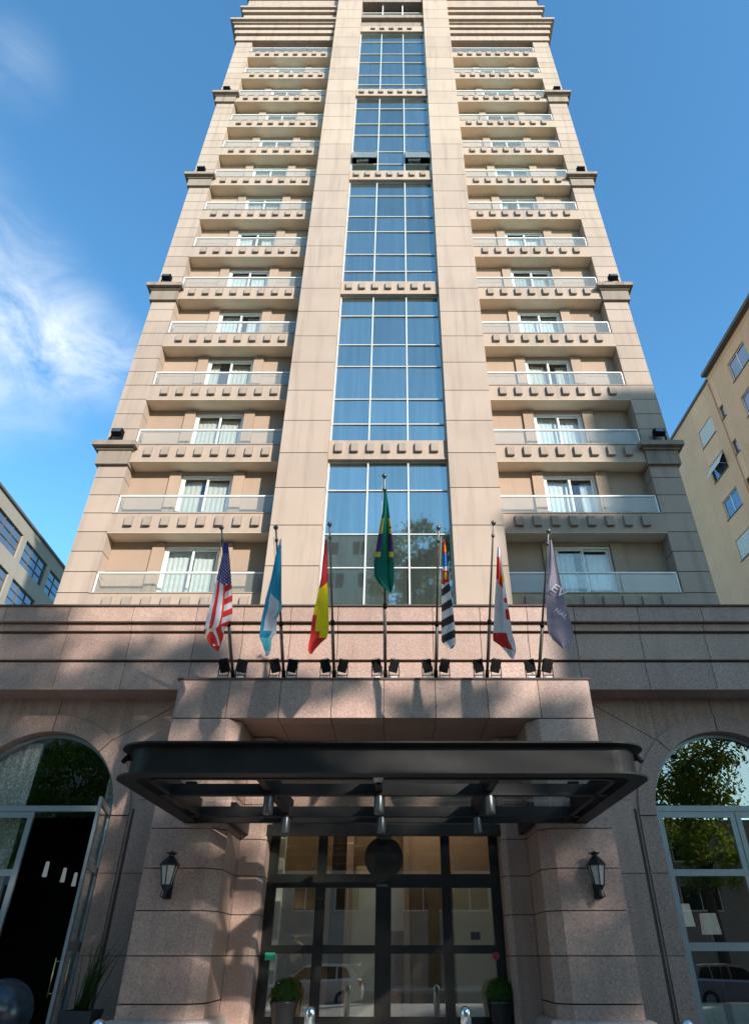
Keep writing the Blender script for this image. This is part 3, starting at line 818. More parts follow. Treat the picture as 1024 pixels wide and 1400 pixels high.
# ------------------------------------------------------------------ lanterns
def lantern(x, label):
    y = YP - .26
    t = thing('wall_lantern', (x, YP, 2.9), label, 'wall lantern', 'lanterns on the entrance piers')
    zt = 3.28
    def ring(r, z, rot=R(30)): return [(x + r * math.cos(rot + k * math.pi / 3), y + r * math.sin(rot + k * math.pi / 3), z) for k in range(6)]
    def hexl(mb, prof):
        rr = [[mb.vert(p) for p in ring(r, z)] for r, z in prof]
        for A, B in zip(rr, rr[1:]):
            for i in range(6): mb.face((A[i], A[(i + 1) % 6], B[(i + 1) % 6], B[i]))
        mb.face(rr[0][::-1]); mb.face(rr[-1])
    b = MB(); hexl(b, [(.205, zt - .16), (.205, zt - .145), (.16, zt - .09), (.085, zt - .01), (.06, zt + .01), (.055, zt + .035), (.115, zt + .06), (.12, zt + .075), (.04, zt + .085)])
    b.tube([(x, y, zt + .08), (x, y, zt + .105)], .03)
    b.build('roof', 'iron', t)
    b = MB(); hexl(b, [(.095, zt - .505), (.165, zt - .165)]); b.build('glass', 'lantern_glass', t)
    b = MB(); A, B = ring(.10, zt - .51), ring(.172, zt - .162)
    for i in range(6): b.tube([A[i], B[i]], .012, 6); b.tube([A[i], A[(i + 1) % 6]], .012, 6)
    hexl(b, [(.05, zt - .60), (.105, zt - .52), (.105, zt - .507)])
    b.build('frame', 'iron', t)
    b = MB(); b.lathe([(.02, -.17), (.035, -.15), (.05, -.10), (.035, -.05), (.06, 0)], (x, y, zt - .58), 12)
    b.tube([(x, y, zt - .66), (x, y + .1, zt - .70), (x, YP - .05, zt - .62)], .025); b.box(x - .06, x + .06, YP - .05, YP - .002, zt - .74, zt - .42)
    b.tube([(x - .07, y, zt - .62), (x - .1, y + .03, zt - .69), (x - .03, y + .05, zt - .73)], .012); b.tube([(x + .07, y, zt - .62), (x + .1, y + .03, zt - .69), (x + .03, y + .05, zt - .73)], .012)
    b.build('bracket', 'iron', t)
lantern(-4.30, 'black iron wall lantern on the left entrance pier')
lantern(4.36, 'black iron wall lantern on the right entrance pier')

# ------------------------------------------------------------------ floodlights on the pilaster caps
def tower_flood(x, z, label):
    y = YO - .20
    t = thing('floodlight', (x, y, z), label, 'floodlight', 'floodlights on the tower pilasters')
    b = MB(); b.extrude_x([(y - .18, z + .36), (y - .12, z + .58), (y + .04, z + .58), (y + .10, z + .46), (y + .08, z + .34), (y - .06, z + .28)], x - .18, x + .18); b.build('housing', 'black', t)
    b = boxes((x - .215, x - .187, y - .04, y + .04, z + .022, z + .52), (x + .187, x + .215, y - .04, y + .04, z + .022, z + .52), (x - .215, x + .215, y - .06, y + .06, z + .001, z + .022)); b.build('bracket', 'black', t)
    b = MB(); b.quad((x - .15, y - .184, z + .375), (x + .15, y - .184, z + .375), (x + .15, y - .128, z + .565), (x - .15, y - .128, z + .565)); b.build('lens', 'steel_spot', t)
words = ['lowest', 'second lowest', 'third', 'topmost']
for k, z in enumerate(CAPZ):
    for s, side in ((-1, 'left'), (1, 'right')):
        tower_flood(s * 9.78, z + .90, 'black floodlight on the %s ledge of the tower\'s %s edge' % (words[k], side))

# ------------------------------------------------------------------ flagpoles, flags and their floodlights
BX = [-3.72, -2.47, -1.23, 0.03, 1.27, 2.53, 3.80]
NAMES = ['striped red and white flag with blue corner', 'sky blue and white flag', 'red and yellow flag', 'tall green flag', 'black and white striped flag', 'white flag with red marks', 'plain grey lilac flag']
LEN = [1, 1, 1.02, 1.31, 1.0, 1.03, .98]
YB = 15.62
poles = []
for i, (x, nm, L) in enumerate(zip(BX, NAMES, LEN)):
    z = 7.15
    base = Vector((x, YB, z + .12)); tip = Vector((x, YB - 2.95 * L, z + 2.58 * L))
    t = thing('flagpole', (x, YB, z), 'slanting metal flagpole carrying the ' + nm, 'flagpole', 'flagpoles over the entrance')
    p = MB(); mid = base.lerp(tip, .38)
    p.tube([base, mid], .036, 10); p.tube([mid, tip], .027, 10, .02); p.build('pole', 'pole', t)
    dr = (tip - base).normalized()
    p = MB(); p.lathe([(.01, -.05), (.045, -.035), (.06, 0), (.045, .035), (.01, .055)], tip + dr * .04, 12); p.tube([tip - dr * .3, tip - dr * .24], .04, 8); p.build('finial', 'pole', t)
    p = MB(); p.tube([mid - dr * .05, mid + dr * .05], .05, 10); p.build('collar', 'black', t)
    p = MB(); p.tube([base + dr * .02, base + dr * .2], .05, 10)
    p.box(x - .12, x + .12, YB - .06, YB + .10, z, z + .03); p.tube([(x, YB, z + .03), base + dr * .05], .05, 8); p.build('bracket', 'black', t)
    p = MB(); off = Vector((-.06 if x < 0.1 else .06, 0, 0))
    p.tube([base + dr * .5 + off * .7, tip - dr * .2 + off], .006, 5); p.build('halyard', 'white_plate', t)
    poles.append((base, tip, dr))
    for s, side in ((-1, 'left'), (1, 'right')):
        xx = x + s * .21; yy = YB - .16
        f = thing('pole_floodlight', (xx, yy, z), 'black floodlight at pole foot, %s of the %s' % (side, nm), 'floodlight', 'floodlights at the feet of the flagpoles')
        b = MB(); n = Vector((s * .22, -.30, .9)).normalized(); a = Vector((1, 0, 0)); a = (a - n * a.dot(n)).normalized(); e = n.cross(a)
        ctr = Vector((xx, yy, z + .36))
        for (r0, h0, r1, h1) in ((.105, -.15, .115, .16),):
            lo = [b.vert(ctr + n * h0 + a * sx_ * r0 + e * sy_ * r0 * .8) for sx_, sy_ in ((-1, -1), (1, -1), (1, 1), (-1, 1))]
            hi = [b.vert(ctr + n * h1 + a * sx_ * r1 + e * sy_ * r1 * .8) for sx_, sy_ in ((-1, -1), (1, -1), (1, 1), (-1, 1))]
            b.face(lo[::-1]); b.face(hi)
            for k in range(4): b.face((lo[k], lo[(k + 1) % 4], hi[(k + 1) % 4], hi[k]))
        b.face([b.vert(ctr + n * .182 + a * sx_ * .10 + e * sy_ * .085) for sx_, sy_ in ((-1, -1), (1, -1), (1, 1), (-1, 1))])
        b.build('housing', 'black', f)
        b = boxes((xx - .075, xx + .075, yy - .06, yy + .06, z, z + .09)); b.build('base_plate', 'white_plate', f)
        b = MB(); b.tube([(xx - .12, yy, z + .05), (xx - .125, yy, z + .36)], .012, 6); b.tube([(xx + .12, yy, z + .05), (xx + .125, yy, z + .36)], .012, 6); b.tube([(xx - .12, yy, z + .13), (xx + .12, yy, z + .13)], .012, 6); b.build('yoke', 'black', f)

def flag(label, rows, D0, pat, mats, side, fold=.07, nf=2.2, NU=44, NVT=120, dd=.55):
    """cloth hanging from the upper end of a slanting pole; rows are (v, left, right) of its silhouette, read at its own distance"""
    rows = sorted(rows)
    def lr(v):
        for (a, l0, r0), (b, l1, r1) in zip(rows, rows[1:]):
            if v <= b:
                k = (v - a) / (b - a); return l0 + (l1 - l0) * k, r0 + (r1 - r0) * k
        return rows[-1][1:]
    v0, v1 = rows[0][0], rows[-1][0]
    mb = MB(); mb.smooth = True; grid = []
    for j in range(NVT + 1):
        t = j / NVT; v = v0 + (v1 - v0) * t; l, r = lr(v); row = []
        for i in range(NU + 1):
            s = i / NU; u = l + (r - l) * s
            hs = s if side > 0 else 1 - s     # 1 on the pole side
            D = D0 + dd * hs * min(1, t * 1.4) + fold * min(1, t * 2.5) * math.sin(2 * math.pi * (nf * s + .25 * t) + 1.3) + .02 * math.sin(9 * t + 7 * s)
            row.append(mb.vert(at(u, v, D)))
        grid.append(row)
    for j in range(NVT):
        for i in range(NU):
            mb.cur = pat((i + .5) / NU, (j + .5) / NVT)
            mb.face((grid[j][i], grid[j][i + 1], grid[j + 1][i + 1], grid[j + 1][i]))
    loc = at((rows[0][1] + rows[0][2]) / 2, v0, D0)
    o = mb.build('flag', mats, None, loc=loc)
    return tag(o, label, 'flag', 'flags over the entrance')
# stars and stripes
def p_us(s, t):
    mid = .58 + .10 * t
    edge = .37 + (.07 * (s - mid) if s > mid else -.10 * (mid - s) + .03)
    if t < edge:
        if t < .10: return 0
        a, b = s * 7 + t * 2, t * 34
        return 2 if math.hypot((a % 1) - .5, ((b + (int(a) % 2) * .5) % 1) - .5) < .24 else 0
    if t > .80 - .03 * s:
        q = t - .80 + .10 * math.sin(s * 4.5)
        if t > .955: return 4
        k = int(q * 17 + 6) % 3
        return (4, 3, 1)[k] if s < .5 else (1, 2, 1)[k]
    if s < mid:
        w_ = s / mid * 4.4 - (t - .4) * .9
        return 1 if (0.95 < w_ < 2.05 or w_ > 3.6 or w_ < -.2) else 2
    return 1 if int((t - .40) * 17 + s * 1.6) % 2 else 2
flag('flag with red and white stripes and a blue corner of white stars', [(742, 306, 312), (760, 304, 314), (785, 298, 316), (815, 291, 318), (838, 284, 318), (848, 282, 316), (862, 279, 307), (873, 281, 305), (884, 290, 301), (890, 296, 299)], 12.80, p_us, ['f_navy', 'f_red', 'f_white', 'f_cream', 'f_darkred'], 1, .06, 1.6, 56, 150)
def p_ar(s, t):
    if t < .43 + .12 * s: return 0 if t > .05 else 1
    if t > .84: return 2 if t < .96 else 1
    if t > .78 and s < .7: return 0
    if s < .22: return 0
    if s > .82 and t < .68: return 2
    return 1
flag('sky blue and white flag hanging second from the left', [(737, 383, 385), (760, 377, 385), (790, 371, 385), (820, 363, 385), (832, 361, 386), (845, 358, 379), (866, 355, 378), (872, 355, 372), (880, 359, 371), (893, 363, 370), (897, 363, 366)], 12.85, p_ar, ['f_sky', 'f_silver', 'f_aqua'], 1, .06, 1.3)
def p_es(s, t):
    if t < .38 - .06 * s + .05: return 2
    if t > .86: return 0
    if s < .24 and t > .66: return 0
    if t > .80 and s < .52: return 0
    return 1
flag('red and yellow flag hanging third from the left', [(738, 445, 447), (760, 442, 448), (790, 439, 448), (820, 433, 449), (845, 427, 449.5), (862, 425, 449.5), (872, 424, 447), (880, 422, 438), (889, 421, 430), (894, 423, 427)], 12.85, p_es, ['f_red', 'f_yellow', 'f_spanred'], 1, .05, 1.2)
def p_br(s, t):
    if .38 < t < .66 and (s < .30 or s > .74):
        e = min(t - .38, .66 - t)
        return 1 if e < .055 else 2
    if .28 < t < .385 and s < .30: return 1
    if .28 < t < .37 and s > .78: return 1
    return 0
flag('long green flag with yellow and purple patches on the tall middle pole', [(668, 526, 528.5), (700, 523, 532), (720, 519, 535), (745, 515, 537), (770, 511, 538.5), (788, 512, 539), (797, 518, 538.5), (804, 525, 537), (810, 532, 535)], 11.95, p_br, ['f_green', 'f_gold', 'f_purple'], 1, .10, 1.5)
def p_sp(s, t):
    if t < .05: return 3
    if t < .11: return 5 if s > .35 else 3
    if t < .13: return 3
    if t < .245: return 2
    if t < .285: return 1
    if t < .39:
        return 4 if ((s - .5) ** 2 / .09 + (t - .33) ** 2 / .0012) < 1 else 3
    if t < .41 and s < .4: return 3
    return 0 if int((t - .385) * 14.0 + s * .85 + .05) % 2 else 1
flag('flag with slanting black and white stripes and a blue and red top', [(738, 606, 608), (755, 605, 610), (780, 604.5, 613), (800, 603.5, 615), (830, 603.5, 619), (860, 603.2, 622), (877, 603.5, 623), (882, 608, 622), (887, 614, 618)], 12.80, p_sp, ['f_black', 'f_white', 'f_blue', 'f_red', 'f_gold', 'f_orange'], -1, .035, 1.0, 24, 110)
def p_city(s, t):
    if .09 < t < .29 and s < .62: return 1
    if t < .09: return 0
    if .27 < t < .38 and s < .75 and s > .28 and t < .30 + s * .1: return 1
    if .24 < t < .32 and s > .75: return 2
    if .46 < t < .50 and s > .74: return 1
    if .56 < t < .65 and s > .74: return 1
    if .765 < t < .89 + .05 * s and s < .72 + .1 * (t - .8): return 1
    return 0
flag('white flag with red patches at top and foot', [(747, 680, 682), (762, 679, 685), (790, 678, 689), (820, 676, 693), (850, 675, 698), (866, 673.5, 700), (876, 674, 703), (883, 684, 704.5), (890, 690, 705.5), (898, 696, 703), (901, 700, 702)], 12.60, p_city, ['f_white', 'f_red', 'f_yellow'], -1, .07, 1.4)
D7 = 12.75
fl7 = flag('plain grey lilac flag with white lettering on the rightmost pole', [(738, 750.5, 753.5), (760, 749.5, 758), (790, 748, 765), (820, 746, 772), (850, 747, 780), (865, 749, 783.5), (875, 756, 782), (882, 764, 777), (887, 769, 772)], D7, lambda s, t: 0, ['f_lilac'], -1, .012, 1.2, dd=.12)
def lettering(txt, u, v, D, size, ang, parent):
    cu = bpy.data.curves.new('lettering', 'FONT'); cu.body = txt; cu.size = size; cu.align_x = 'CENTER'; cu.align_y = 'CENTER'; cu.extrude = .003
    tmp = bpy.data.objects.new('tmp', cu); COL.objects.link(tmp)
    dg = bpy.context.evaluated_depsgraph_get(); me = bpy.data.meshes.new_from_object(tmp.evaluated_get(dg)); bpy.data.objects.remove(tmp)
    me.name = 'lettering'; me.materials.clear(); me.materials.append(M['f_white'])
    o = bpy.data.objects.new('lettering', me); COL.objects.link(o); o.parent = parent
    o.location = at(u, v, D) - ORI[parent.name]; o.rotation_euler = (R(90), ang, 0)
    return o
lettering('EV', 763, 808, D7 - .035, .30, R(43), fl7)
lettering('NAL', 766.5, 839, D7 - .035, .15, R(40), fl7)
ar = MB(); pts = [at(754.5 + 3 * math.cos(a), 800 + 13 * math.sin(a), D7 - .03) for a in [R(150 + 12 * k) for k in range(10)]]; ar.tube(pts, .008, 5); ar.build('lettering', 'f_white', fl7)

# ------------------------------------------------------------------ small things on the pavement
def bollard(x, y, label):
    t = thing('bollard', (x, y, .15), label, 'bollard', 'steel bollards before the entrance')
    b = MB(); b.lathe([(.085, .0), (.085, .72), (.082, .76), (.065, .79), (.03, .81), (.001, .815)], (x, y, .13), 28); b.build('post', 'chrome', t)
    b = MB(); b.lathe([(.12, .0), (.12, .02), (.10, .035)], (x, y, .12), 28); b.build('base_ring', 'chrome', t)
for x, y, l in ((-1.05, 13.0, 'polished steel bollard in front of the left topiary pot'), (1.40, 13.0, 'polished steel bollard in front of the right topiary pot'),
                (-3.42, 10.4, 'domed steel bollard beside the tall reed pot'), (3.96, 10.4, 'domed steel bollard by the right arched window')):
    bollard(x, y, l)

def leaf_cloud(mb, pts, size, rnd):
    for p in pts:
        n = Vector((rnd.gauss(0, 1), rnd.gauss(0, 1), rnd.gauss(0, 1))).normalized()
        a = n.orthogonal().normalized(); b = n.cross(a); s = size * rnd.uniform(.6, 1.3); k = rnd.uniform(0, 6.28)
        a, b = a * math.cos(k) + b * math.sin(k), b * math.cos(k) - a * math.sin(k)
        mb.face([mb.vert(p + a * s), mb.vert(p + b * s * .5), mb.vert(p - a * s), mb.vert(p - b * s * .5)])
def topiary(x, y, label):
    z = .15
    t = thing('topiary_pot', (x, y, z), label, 'potted plant', 'clipped topiaries beside the door')
    b = MB(); b.lathe([(.17, 0), (.18, .02), (.285, .60), (.30, .62), (.30, .67), (.27, .67), (.26, .60)], (x, y, z), 28); b.build('pot', 'gloss_pot', t)
    rr = random.Random(5); pts = []
    for _ in range(1500):
        d = Vector((rr.gauss(0, 1), rr.gauss(0, 1), rr.gauss(0, 1))).normalized(); pts.append(Vector((x, y, z + .76)) + d * .285 * rr.uniform(.86, 1.04))
    b = MB(); b.lathe([(.02, -.25), (.18, -.18), (.25, 0), (.18, .18), (.02, .25)], (x, y, z + .76), 16); leaf_cloud(b, pts, .03, rr); b.build('foliage', 'box_leaf', t)
topiary(-2.06, 17.2, 'clipped round green topiary in a glossy black pot, lit by sun')
topiary(2.50, 17.2, 'clipped round topiary in a black pot in the shade by the right pier')

t = thing('reed_pot', (-5.72, 15.75, .0), 'charcoal square pot with thin upright reeds beside the left arch', 'potted plant')
b = MB()
for r0, z0, r1, z1 in ((.20, .12, .31, .74),):
    lo = [b.vert((-5.72 + sx_ * r0, 15.75 + sy_ * r0, z0)) for sx_, sy_ in ((-1, -1), (1, -1), (1, 1), (-1, 1))]
    hi = [b.vert((-5.72 + sx_ * r1, 15.75 + sy_ * r1, z1)) for sx_, sy_ in ((-1, -1), (1, -1), (1, 1), (-1, 1))]
    ins = [b.vert((-5.72 + sx_ * r1 * .88, 15.75 + sy_ * r1 * .88, z1)) for sx_, sy_ in ((-1, -1), (1, -1), (1, 1), (-1, 1))]
    dn = [b.vert((-5.72 + sx_ * r1 * .86, 15.75 + sy_ * r1 * .86, z1 - .08)) for sx_, sy_ in ((-1, -1), (1, -1), (1, 1), (-1, 1))]
    b.face(lo[::-1])
    for A, B in ((lo, hi), (hi, ins), (ins, dn)):
        for k in range(4): b.face((A[k], A[(k + 1) % 4], B[(k + 1) % 4], B[k]))
    b.face(dn)
b.build('pot', 'pot', t)
rr = random.Random(9); b = MB()
for k in range(46):
    p0 = Vector((-5.74 + rr.uniform(-.12, .12), 15.75 + rr.uniform(-.12, .12), .68)); L = rr.uniform(.6, 1.35)
    lean = Vector((rr.uniform(-.12, .42), rr.uniform(-.2, .2), 1)); bend = Vector((rr.uniform(-.05, .16), 0, -.02))
    b.tube([p0, p0 + lean * L * .4, p0 + lean * L * .75 + bend * .5, p0 + lean * L + bend], .012, 4, .003)
b.build('reeds', 'reed', t)

t = thing('stone_ball', (-7.2, 15.6, .12), 'dark polished ball ornament on the pavement before the open arched doorway', 'ornament')
cxp, cyp = -7.2, 15.6
b = MB(); b.lathe([(.30, .12), (.32, .14), (.30, .17), (.27, .19)], (cxp, cyp, 0), 40); b.build('base', 'granite_pale', t)
b = MB(); b.lathe([(.56 * math.cos(R(-62 + 151.9 * k / 30)), .69 + .56 * math.sin(R(-62 + 151.9 * k / 30))) for k in range(31)], (cxp, cyp, 0), 64); b.build('ball', 'ball_pot', t)

# things seen through the glass
t = thing('luggage_cart', (-2.0, 18.2, .15), 'brass luggage cart with an arched top standing in the lobby', 'luggage cart')
b = MB()
for yy in (17.95, 18.45):
    x0, x1 = -2.28, -1.80
    b.tube([(x0, yy, .4), (x0, yy, 1.55), (x0 + .06, yy, 1.78), (-2.04, yy, 1.9), (x1 - .06, yy, 1.78), (x1, yy, 1.55), (x1, yy, .4)], .018, 8)
b.tube([(-2.04, 17.95, 1.9), (-2.04, 18.45, 1.9)], .018, 8); b.lathe([(.01, -.04), (.04, 0), (.01, .05)], (-2.04, 18.2, 1.95), 10); b.build('frame', 'brass', t)
b = boxes((-2.34, -1.74, 17.9, 18.5, .34, .42)); b.build('platform', 'red_sign', t)
for x in (-2.25, -1.83):
    for yy in (17.98, 18.42): b = MB(); b.tube([(x - .015, yy, .245), (x + .015, yy, .245)], .095, 16); b.build('wheel', 'tyre', t)
for i, (u, v, D) in enumerate(((64, 1187, 21.5), (88, 1195, 23.0), (103, 1201, 24.4))):
    p = at(u, v, D)
    t = thing('pendant_lamp', p, ['left', 'middle', 'right'][i] + 'most of three small lit glass pendants in the dark arched doorway' if i != 1 else 'middle of three small lit glass pendants in the dark arched doorway', 'pendant lamp', 'pendant lamps inside the left arch')
    b = MB(); b.lathe([(.06, -.22), (.065, -.2), (.05, .15), (.04, .17)], p, 14); b.build('glass_shade', 'lamp_on', t)
    b = MB(); b.tube([p + Vector((0, 0, .172)), p + Vector((0, 0, .28))], .05, 10); b.tube([p + Vector((0, 0, .28)), p + Vector((0, 0, 4.5))], .008, 5); b.build('cord', 'black', t)
def floor_lamp(x, y, zt, label):
    t = thing('floor_lamp', (x, y, .12), label, 'floor lamp', 'white shaded lamps inside the right arch')
    b = MB(); b.lathe([(.24, 0), (.24, .01), (.20, .46), (.195, .46)], (x, y, zt - .46), 24); b.build('lamp_shade', 'shade', t)
    b = MB(); b.tube([(x, y, .16), (x, y, zt - .30)], .022, 8); b.lathe([(.18, 0), (.18, .03), (.05, .05)], (x, y, .12), 20); b.build('stand', 'steel_spot', t)
p = at(933, 1252, 18.6); floor_lamp(p.x, 18.6, p.z + .24, 'floor lamp with the brighter white shade at the left of the right arched window')
p = at(970, 1265, 20.0); floor_lamp(p.x, 20.0, p.z + .26, 'floor lamp with the dimmer shade behind the right arched window')
for u, l in ((966, 'cream cube stool behind the right arched window, left one'), (1013, 'cream cube stool behind the right arched window, right one')):
    p = at(u, 1390, 18.6); x = p.x; t = thing('cube_stool', (x, 18.6, .12), l, 'stool', 'cream stools inside the right arch')
    b = boxes((x - .30, x - .003, 18.3, 18.9, .20, .72), (x + .003, x + .30, 18.3, 18.9, .20, .72)); b.build('seat', 'cushion', t)
    b = boxes((x - .27, x + .27, 18.33, 18.87, .12, .198)); b.build('base', 'wood_dark', t)

# ------------------------------------------------------------------ neighbours in view
def neighbour_left():
    t = thing('office_building', (-24, 34, 0), 'low beige office block with rows of large gridded windows beyond the tower\'s left side', 'building', rz=R(2.3))
    # local frame: wall face at x = 0 looking to +x, y runs away from the street
    y0, y1, top = -24, 34, 25.3
    rows = [22.62 - 2.82 * k for k in range(7)]; cols = [-1.1 + 3.9 * k for k in range(-6, 9)]
    w = MB(); hz = 1.72
    zs = [0.0] + sorted([z for r_ in rows for z in (r_, r_ + hz)]) + [top]
    for a, b in zip(zs, zs[1:]):
        if any(abs(a - r_) < 1e-4 for r_ in rows):
            ys = [y0] + sorted([v for c in cols for v in (c, c + 3.3)]) + [y1]
            for p, q in zip(ys[::2], ys[1::2]):
                if q > p: w.box(-.25, 0, p, q, a + .001, b - .001)
        else: w.box(-.25, 0, y0, y1, a, b)
    w.box(-18, -.9, y0, y1, 0, top); w.box(-.901, -.251, y0, y0 + .2, 0, top)
    wo = w.build('wall', 'beige_wall', t, local=True)
    c = boxes((-18, .12, y0 - .1, y1, top, top + .16)); c.build('roof_edge', 'window_trim', t, local=True)
    rr = random.Random(4)
    for r_ in rows[:4]:
        for c_ in cols:
            f = MB()
            for k in range(4): f.box(-.16, -.10, c_ + 1.1 * k - .035 + (.035 if k == 0 else -.035 if k == 3 else 0), c_ + 1.1 * k + .035 + (.035 if k == 0 else -.035 if k == 3 else 0), r_ + .001, r_ + hz - .001)
            for k in range(4):
                zc = r_ + hz * k / 3; zc = min(max(zc, r_ + .036), r_ + hz - .036)
                for j in range(3): f.box(-.159, -.10, c_ + 1.1 * j + .072, c_ + 1.1 * j + 1.028, zc - .03, zc + .03)
            fo = f.build('window', 'window_trim', t, local=True)
            g = MB()
            for k in range(3):
                for j in range(3):
                    d = rr.uniform(-.012, .012); e = rr.uniform(-.012, .012); x = -.14
                    g.quad((x + d, c_ + 1.1 * j, r_ + hz * k / 3), (x - d, c_ + 1.1 * j + 1.1, r_ + hz * k / 3), (x - d + e, c_ + 1.1 * j + 1.1, r_ + hz * (k + 1) / 3), (x + d + e, c_ + 1.1 * j, r_ + hz * (k + 1) / 3))
            g.build('pane', 'far_glass', fo, local=True)
neighbour_left()
def neighbour_right():
    t = thing('apartment_building', (24, 36, 0), 'ochre rendered apartment block with small shuttered windows beyond the tower\'s right side', 'building', rz=R(2.8))
    # local: wall face x = 0 looking to -x
    wins = []                               # (y0, y1, z0, z1, style)
    for k in range(6):
        z = 33.85 - 3.3 * k; wins.append((.75, 2.85, z, z + 1.55, 's' if k != 2 else 'g'))
    for k in range(6):
        z = 33.9 - 3.3 * k; wins.append((-.95, -.45, z, z + 1.1, 'n'))
    for k in range(6):
        z = 35.2 - 3.3 * k; wins.append((-5.2, -2.9, z, z + 1.75, 'g'))
        wins.append((-10.2, -7.9, z, z + 1.75, 'g'))
    Y0, Y1, TP = -26, 7.2, 37.9
    ys = sorted(set([Y0, Y1] + [v for w_ in wins for v in w_[:2]])); zs = sorted(set([0, TP] + [v for w_ in wins for v in w_[2:4]]))
    w = MB()
    for a, b in zip(ys, ys[1:]):
        run = None
        for c, d in zip(zs, zs[1:]):
            solid = not any(w_[0] - 1e-4 <= a and b <= w_[1] + 1e-4 and w_[2] - 1e-4 <= c and d <= w_[3] + 1e-4 for w_ in wins)
            if solid:
                if run is None: run = c
            elif run is not None: w.box(0, .3, a, b, run, c); run = None
        if run is not None: w.box(0, .3, a, b, run, TP)
    w.box(.9, 18, Y0 + .01, Y1 - .01, 0, TP); w.box(.301, .899, Y1 - .2, Y1, 0, TP)
    w.build('wall', 'ochre_wall', t, local=True)
    r_ = boxes((-.12, 18, -.35, Y1 + .12, TP, TP + .22), (-.42, 18, Y0, -.36, TP + .35, TP + .62)); r_.build('roof_edge', 'window_trim', t, local=True)
    r_ = boxes((-.02, 17, Y0, -.37, TP + .001, TP + .349)); r_.build('parapet', 'ochre_wall', t, local=True)
    p = MB(); p.tube([(-.06, -.30, .5), (-.06, -.30, TP - .1)], .05, 8); p.build('downpipe', 'ochre_wall', t, local=True)
    for i, (a, b, c, d, st) in enumerate(wins):
        f = MB(); x = .10
        f.box(x, x + .06, a + .001, a + .06, c + .001, d - .001); f.box(x, x + .06, b - .06, b - .001, c + .001, d - .001); f.box(x, x + .06, a + .061, b - .061, d - .06, d - .002); f.box(x, x + .06, a + .061, b - .061, c + .002, c + .06)
        if st != 'n': f.box(x - .005, x + .05, (a + b) / 2 - .035, (a + b) / 2 + .035, c + .061, d - .061)
        fo = f.build('window', 'alu' if st == 'g' else 'window_trim', t, local=True)
        g = MB(); g.box(x + .03, x + .04, a + .05, b - .05, c + .05, d - .05); g.build('pane', 'far_glass', fo, local=True)
        if st == 's' and i in (0, 3, 4):
            g = MB(); g.box(x - .06, x - .02, a + .03, b - .03, c + .10 + (.25 if i == 4 else 0), d - .03); g.build('shutter', 'shutter', fo, local=True)
        if i == 1:                           # a shutter pushed out
            g = MB(); P_ = [(0.04, a + .05, d - .05), (.04, b - .05, d - .05), (-.55, b - .05, c + .35), (-.55, a + .05, c + .35)]
            A = [g.vert(v) for v in P_]; B = [g.vert((v[0] - .03, v[1], v[2] - .03)) for v in P_]
            g.face(A); g.face(B[::-1])
            for k in range(4): g.face((A[k], B[k], B[(k + 1) % 4], A[(k + 1) % 4]))
            g.tube([(.1, a + .06, c + .3), (-.55, a + .06, c + .36)], .015, 5); g.build('shutter', 'shutter', fo, local=True)
        s = MB(); s.box(-.06, .09, a - .06, b + .06, c - .06, c - .001); s.build('sill', 'window_trim', fo, local=True)
neighbour_right()

# ------------------------------------------------------------------ across the street (mirrored in the glass, and what shades the entrance)
def street_block(name, x0, x1, y0, y1, top, mat, label, fh=3.1, ww=1.6, gap=1.3, wh=1.5, extra=None):
    cx = (x0 + x1) / 2
    t = thing(name, (cx, y1, 0), label, 'building')
    w = MB(); w.box(x0, x1, y0, y1, 0, top); w.box(x0 - .15, x1 + .15, y0 - .15, y1 + .15, top + .002, top + .35)
    if extra: w.box(*extra)
    w.build('wall', mat, t)
    z = 4.2
    while z + wh < top - .5:
        f = MB(); g = MB(); x = x0 + gap
        while x + ww < x1 - .4:
            f.box(x - .06, x + ww + .06, y1 + .002, y1 + .08, z - .08, z - .001); f.box(x - .05, x - .001, y1 + .002, y1 + .06, z, z + wh); f.box(x + ww + .001, x + ww + .05, y1 + .002, y1 + .06, z, z + wh); f.box(x + ww / 2 - .03, x + ww / 2 + .03, y1 + .02, y1 + .05, z + .001, z + wh - .001)
            g.box(x, x + ww, y1 + .004, y1 + .02, z, z + wh); x += ww + gap
        fo = f.build('window_row', 'alu', t); g.build('panes', 'car_glass', fo); z += fh
street_block('facing_block', -40, .2, -32, -17, 34.6, 'far_wall', 'pale high apartment block across the street, mirrored in the tower glass')
street_block('facing_shop', .21, 26.2, -30, -17, 9.5, 'far_wall_dark', 'low grey building with concrete bands across the street', 3.0, 2.6, .6, 1.4)
street_block('facing_tower', 27.0, 52, -15.6, -14, 29.4, 'far_wall', 'pale flat roofed block across the street to the right', extra=(31.4, 52, -15.6, -14.01, 29.4, 35.6))

